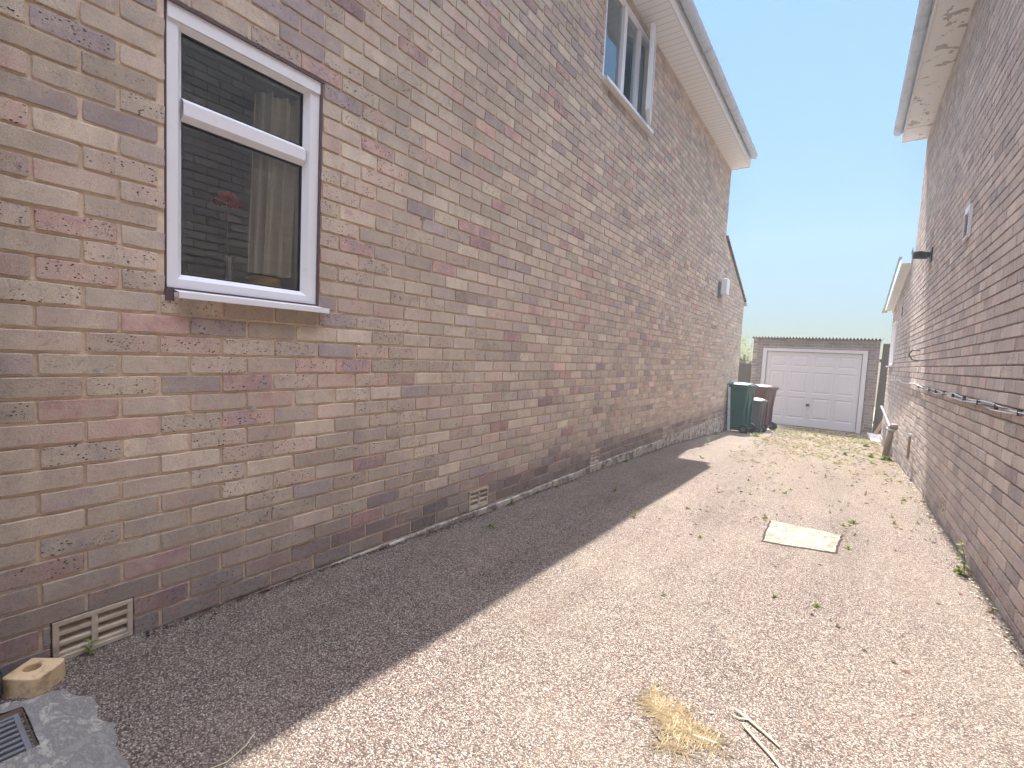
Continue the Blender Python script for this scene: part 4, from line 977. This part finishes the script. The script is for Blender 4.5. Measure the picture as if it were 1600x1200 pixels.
for cx_, cyy, n in ((2.66, 6.0, 22), (2.52, 4.65, 14), (2.73, 3.95, 22), (2.28, 2.37, 3), (2.1, 2.65, 5), (1.63, 4.0, 20), (2.2, 4.2, 12), (2.3, 7.2, 16), (1.5, 6.2, 14)):
    for _ in range(n): flake(min(2.77, cx_+rn.gauss(0, .06)), cyy+rn.gauss(0, .07), rn.uniform(.006, .02), rn.choice((0, 1, 1)))
tag(b.build('leaf_litter', ['litter', 'leaf_brown', 'stick']), 'crumbled dead leaves along the walls and over the far drive', 'litter', kind='stuff')
b = MB()
def tuft(x, y, L, n, mi):
    for _ in range(n):
        th = rn.uniform(0, 2*PI); leaf(b, Vector((x+rn.gauss(0, L*.4), y+rn.gauss(0, L*.4), gs(x, y)+.003)), Vector((math.cos(th), math.sin(th), rn.uniform(.1, .9))), Vector((0, 0, 1)), L*rn.uniform(.5, 1.1), L*.4, mi)
for _ in range(2200):
    y = 15.0-abs(rn.gauss(0, 1))*3.4
    x = rn.uniform(.75, 2.72)
    if y < 6.5: continue
    if math.sin(x*4.1+y*2.3)+math.sin(y*3.7-x*2.2)+rn.gauss(0, .6) < -.2: continue
    tuft(x, y, rn.uniform(.018, .05), rn.randint(3, 7), rn.choice((0, 1, 1)))
tag(b.build('ground_weeds', ['leaf', 'leaf_dry']), 'low dry moss and creeping weeds over the far end of the drive', 'weeds', kind='stuff')

# ---------------- individual weeds
rn = random.Random(77)
plant(rosette(rn, 9, .05, 1.0), 'weed', .03, 2.93, 'green weed tuft growing at the wall foot just beyond the second air vent')
plant(rosette(rn, 8, .045, 1.2), 'weed', .205, 2.45, 'dark little weed in the shaded drive, in front of the second air vent')
plant(stalk(rn, .07, 7, .035), 'weed', .465, 3.93, 'small dark upright weed alone in the middle of the house shadow')
plant(stalk(rn, .05, 6, .035), 'weed', .86, 3.36, 'bright green weed on the shadow edge, nearest of those on that edge')
plant(stalk(rn, .13, 9, .055), 'weed', .36, 7.85, 'upright bright green weed near the step in the shadow edge')
plant(rosette(rn, 9, .05, .9), 'weed', .62, 6.35, 'small sunlit weed just beyond the step in the shadow edge')
plant(rosette(rn, 12, .10, 1.2, .3), 'weed', .07, 9.9, 'leafy weed at the wall foot just before the green bin')
plant(rosette(rn, 8, .05, 1.1), 'weed', .05, 5.2, 'small weed at the wall foot beyond the third air vent')
plant(rosette(rn, 7, .05, 1.1), 'weed', .05, 3.6, 'dark weed at the wall foot midway between two air vents')
plant(stalk(rn, .055, 5, .035), 'weed', .022, .44, 'thin seedling in front of the nearest air vent')
plant(stalk(rn, .045, 4, .02), 'weed', .02, .30, 'tiny seedling behind the yellow half brick', z=.0)
plant(rosette(rn, 16, .12, 1.1, .4), 'weed', .66, 10.55, 'green weed clump at the wheel of the green bin')
plant(stalk(rn, .17, 10, .07), 'weed', .93, 12.0, 'upright green weed beside the wheel of the maroon bin')
plant(stalk(rn, .20, 11, .045, .55, (-.03, 0)), 'weed', WX-.05, 3.86, 'tall yellow-green weed climbing the foot of the right wall', mats=['leaf', 'stem_green'])
plant(rosette(rn, 14, .06, .9, .45), 'weed', WX-.07, 3.84, 'spreading leafy weed around the base of the tall climbing weed')
plant(stalk(rn, .11, 6, .035), 'weed', WX-.03, 6.0, 'yellowish weed at the right wall foot, beside red-brown dead leaves', mats=['leaf_dry', 'stem_green'])
plant(rosette(rn, 8, .03, 1.3), 'weed', WX-.035, 3.27, 'small yellow weed at the foot of the right wall, nearest the camera', mats=['leaf_dry', 'stem_green'])
for (x, y, L, n, lab) in ((2.66, 9.35, .11, 34, 'thick bright green weed clump at the foot of the brown pipe'), (2.50, 9.5, .09, 26, 'wide green weed clump left of the one at the brown pipe'),
                          (2.48, 11.4, .10, 24, 'straggly weed clump at the near end of the pale path slabs'), (2.15, 9.3, .07, 16, 'low green weed patch left of the brown pipe clumps')):
    plant(rosette(rn, n, L, 1.1, .5), 'weed', x, y, lab)
plant(rosette(rn, 9, .028, .8), 'weed', 1.86, 2.68, 'small pale green sprig in the sunny drive, in front of the manhole cover')
plant(rosette(rn, 8, .03, .8), 'weed', 1.64, 4.12, 'small weed at the far left corner of the manhole cover')
plant(rosette(rn, 8, .035, .8), 'weed', 2.17, 3.82, 'small weed touching the right edge of the manhole cover')
plant(rosette(rn, 7, .04, .8), 'weed', 2.62, 5.85, 'low weed near the right wall, left of the red-brown dead leaves')
protos = [rosette(rn, 8, .035, .9), stalk(rn, .045, 6, .03), rosette(rn, 6, .028, .6), rosette(rn, 11, .05, .8)]
pm = []
for k, p in enumerate(protos):
    me_o = p.build('weed', ['leaf', 'stem_green'] if k != 2 else ['leaf_dry', 'stem_green']); pm.append(me_o)
spots = []
for _ in range(60):
    for _t in range(30):
        y = rn.choice((4.6, 5.3, 6.4, 7.4, 8.4, 8.9))+rn.gauss(0, .35); x = rn.choice((1.35, 1.9, 2.3, 2.5, 2.55))+rn.gauss(0, .16); x = min(x, 2.7)
        if y > 9.5 or (1.6 < x < 2.2 and 3.4 < y < 4.2): continue
        if all((x-a)**2+(y-c)**2 > .006 for a, c in spots): spots.append((x, y)); break
for (x, y) in ((2.04, 2.73), (1.42, 2.3), (2.1, 2.62), (1.1, 3.9), (1.35, 3.3)): spots.append((x, y))
for i, (x, y) in enumerate(spots):
    k = i % 4; o = pm[k] if i < 4 else pm[k].copy()
    if i >= 4: COL.objects.link(o)
    o.location = (x, y, gs(x, y)+.001); s = rn.choice((.35, .5, .6, .8, 1.1)); o.scale = (s, s, s); o.rotation_euler = (0, 0, rn.uniform(0, 6))
    tag(o, 'tiny green weed sprouting from the open sunny drive', 'weed', 'tiny weeds scattered over the sunny drive')

# added thin pale volume that lifts shadows like veiling glare in a lens
b = MB(); b.box(-21, 25, -17, 33, -2.2, 8.6); hz = b.build('veil_volume', [])
hm = bpy.data.materials.new('pale_veil'); hm.use_nodes = True; hn = hm.node_tree; hn.nodes.remove(hn.nodes['Principled BSDF'])
pv = hn.nodes.new('ShaderNodeVolumePrincipled'); pv.inputs['Density'].default_value = .0035; pv.inputs['Color'].default_value = (.86, .94, 1, 1); pv.inputs['Anisotropy'].default_value = .3
hn.links.new(pv.outputs[0], hn.nodes['Material Output'].inputs['Volume']); hz.data.materials.append(hm)
tag(hz, 'added pale veil between the houses that lifts the shadows', kind='stuff')
S.cycles.volume_bounces = 0
for r_ in (HL, HR, G): 
    for ch in r_.children:
        if ch.type != 'EMPTY': ch.matrix_parent_inverse = Matrix.Translation(-r_.location)
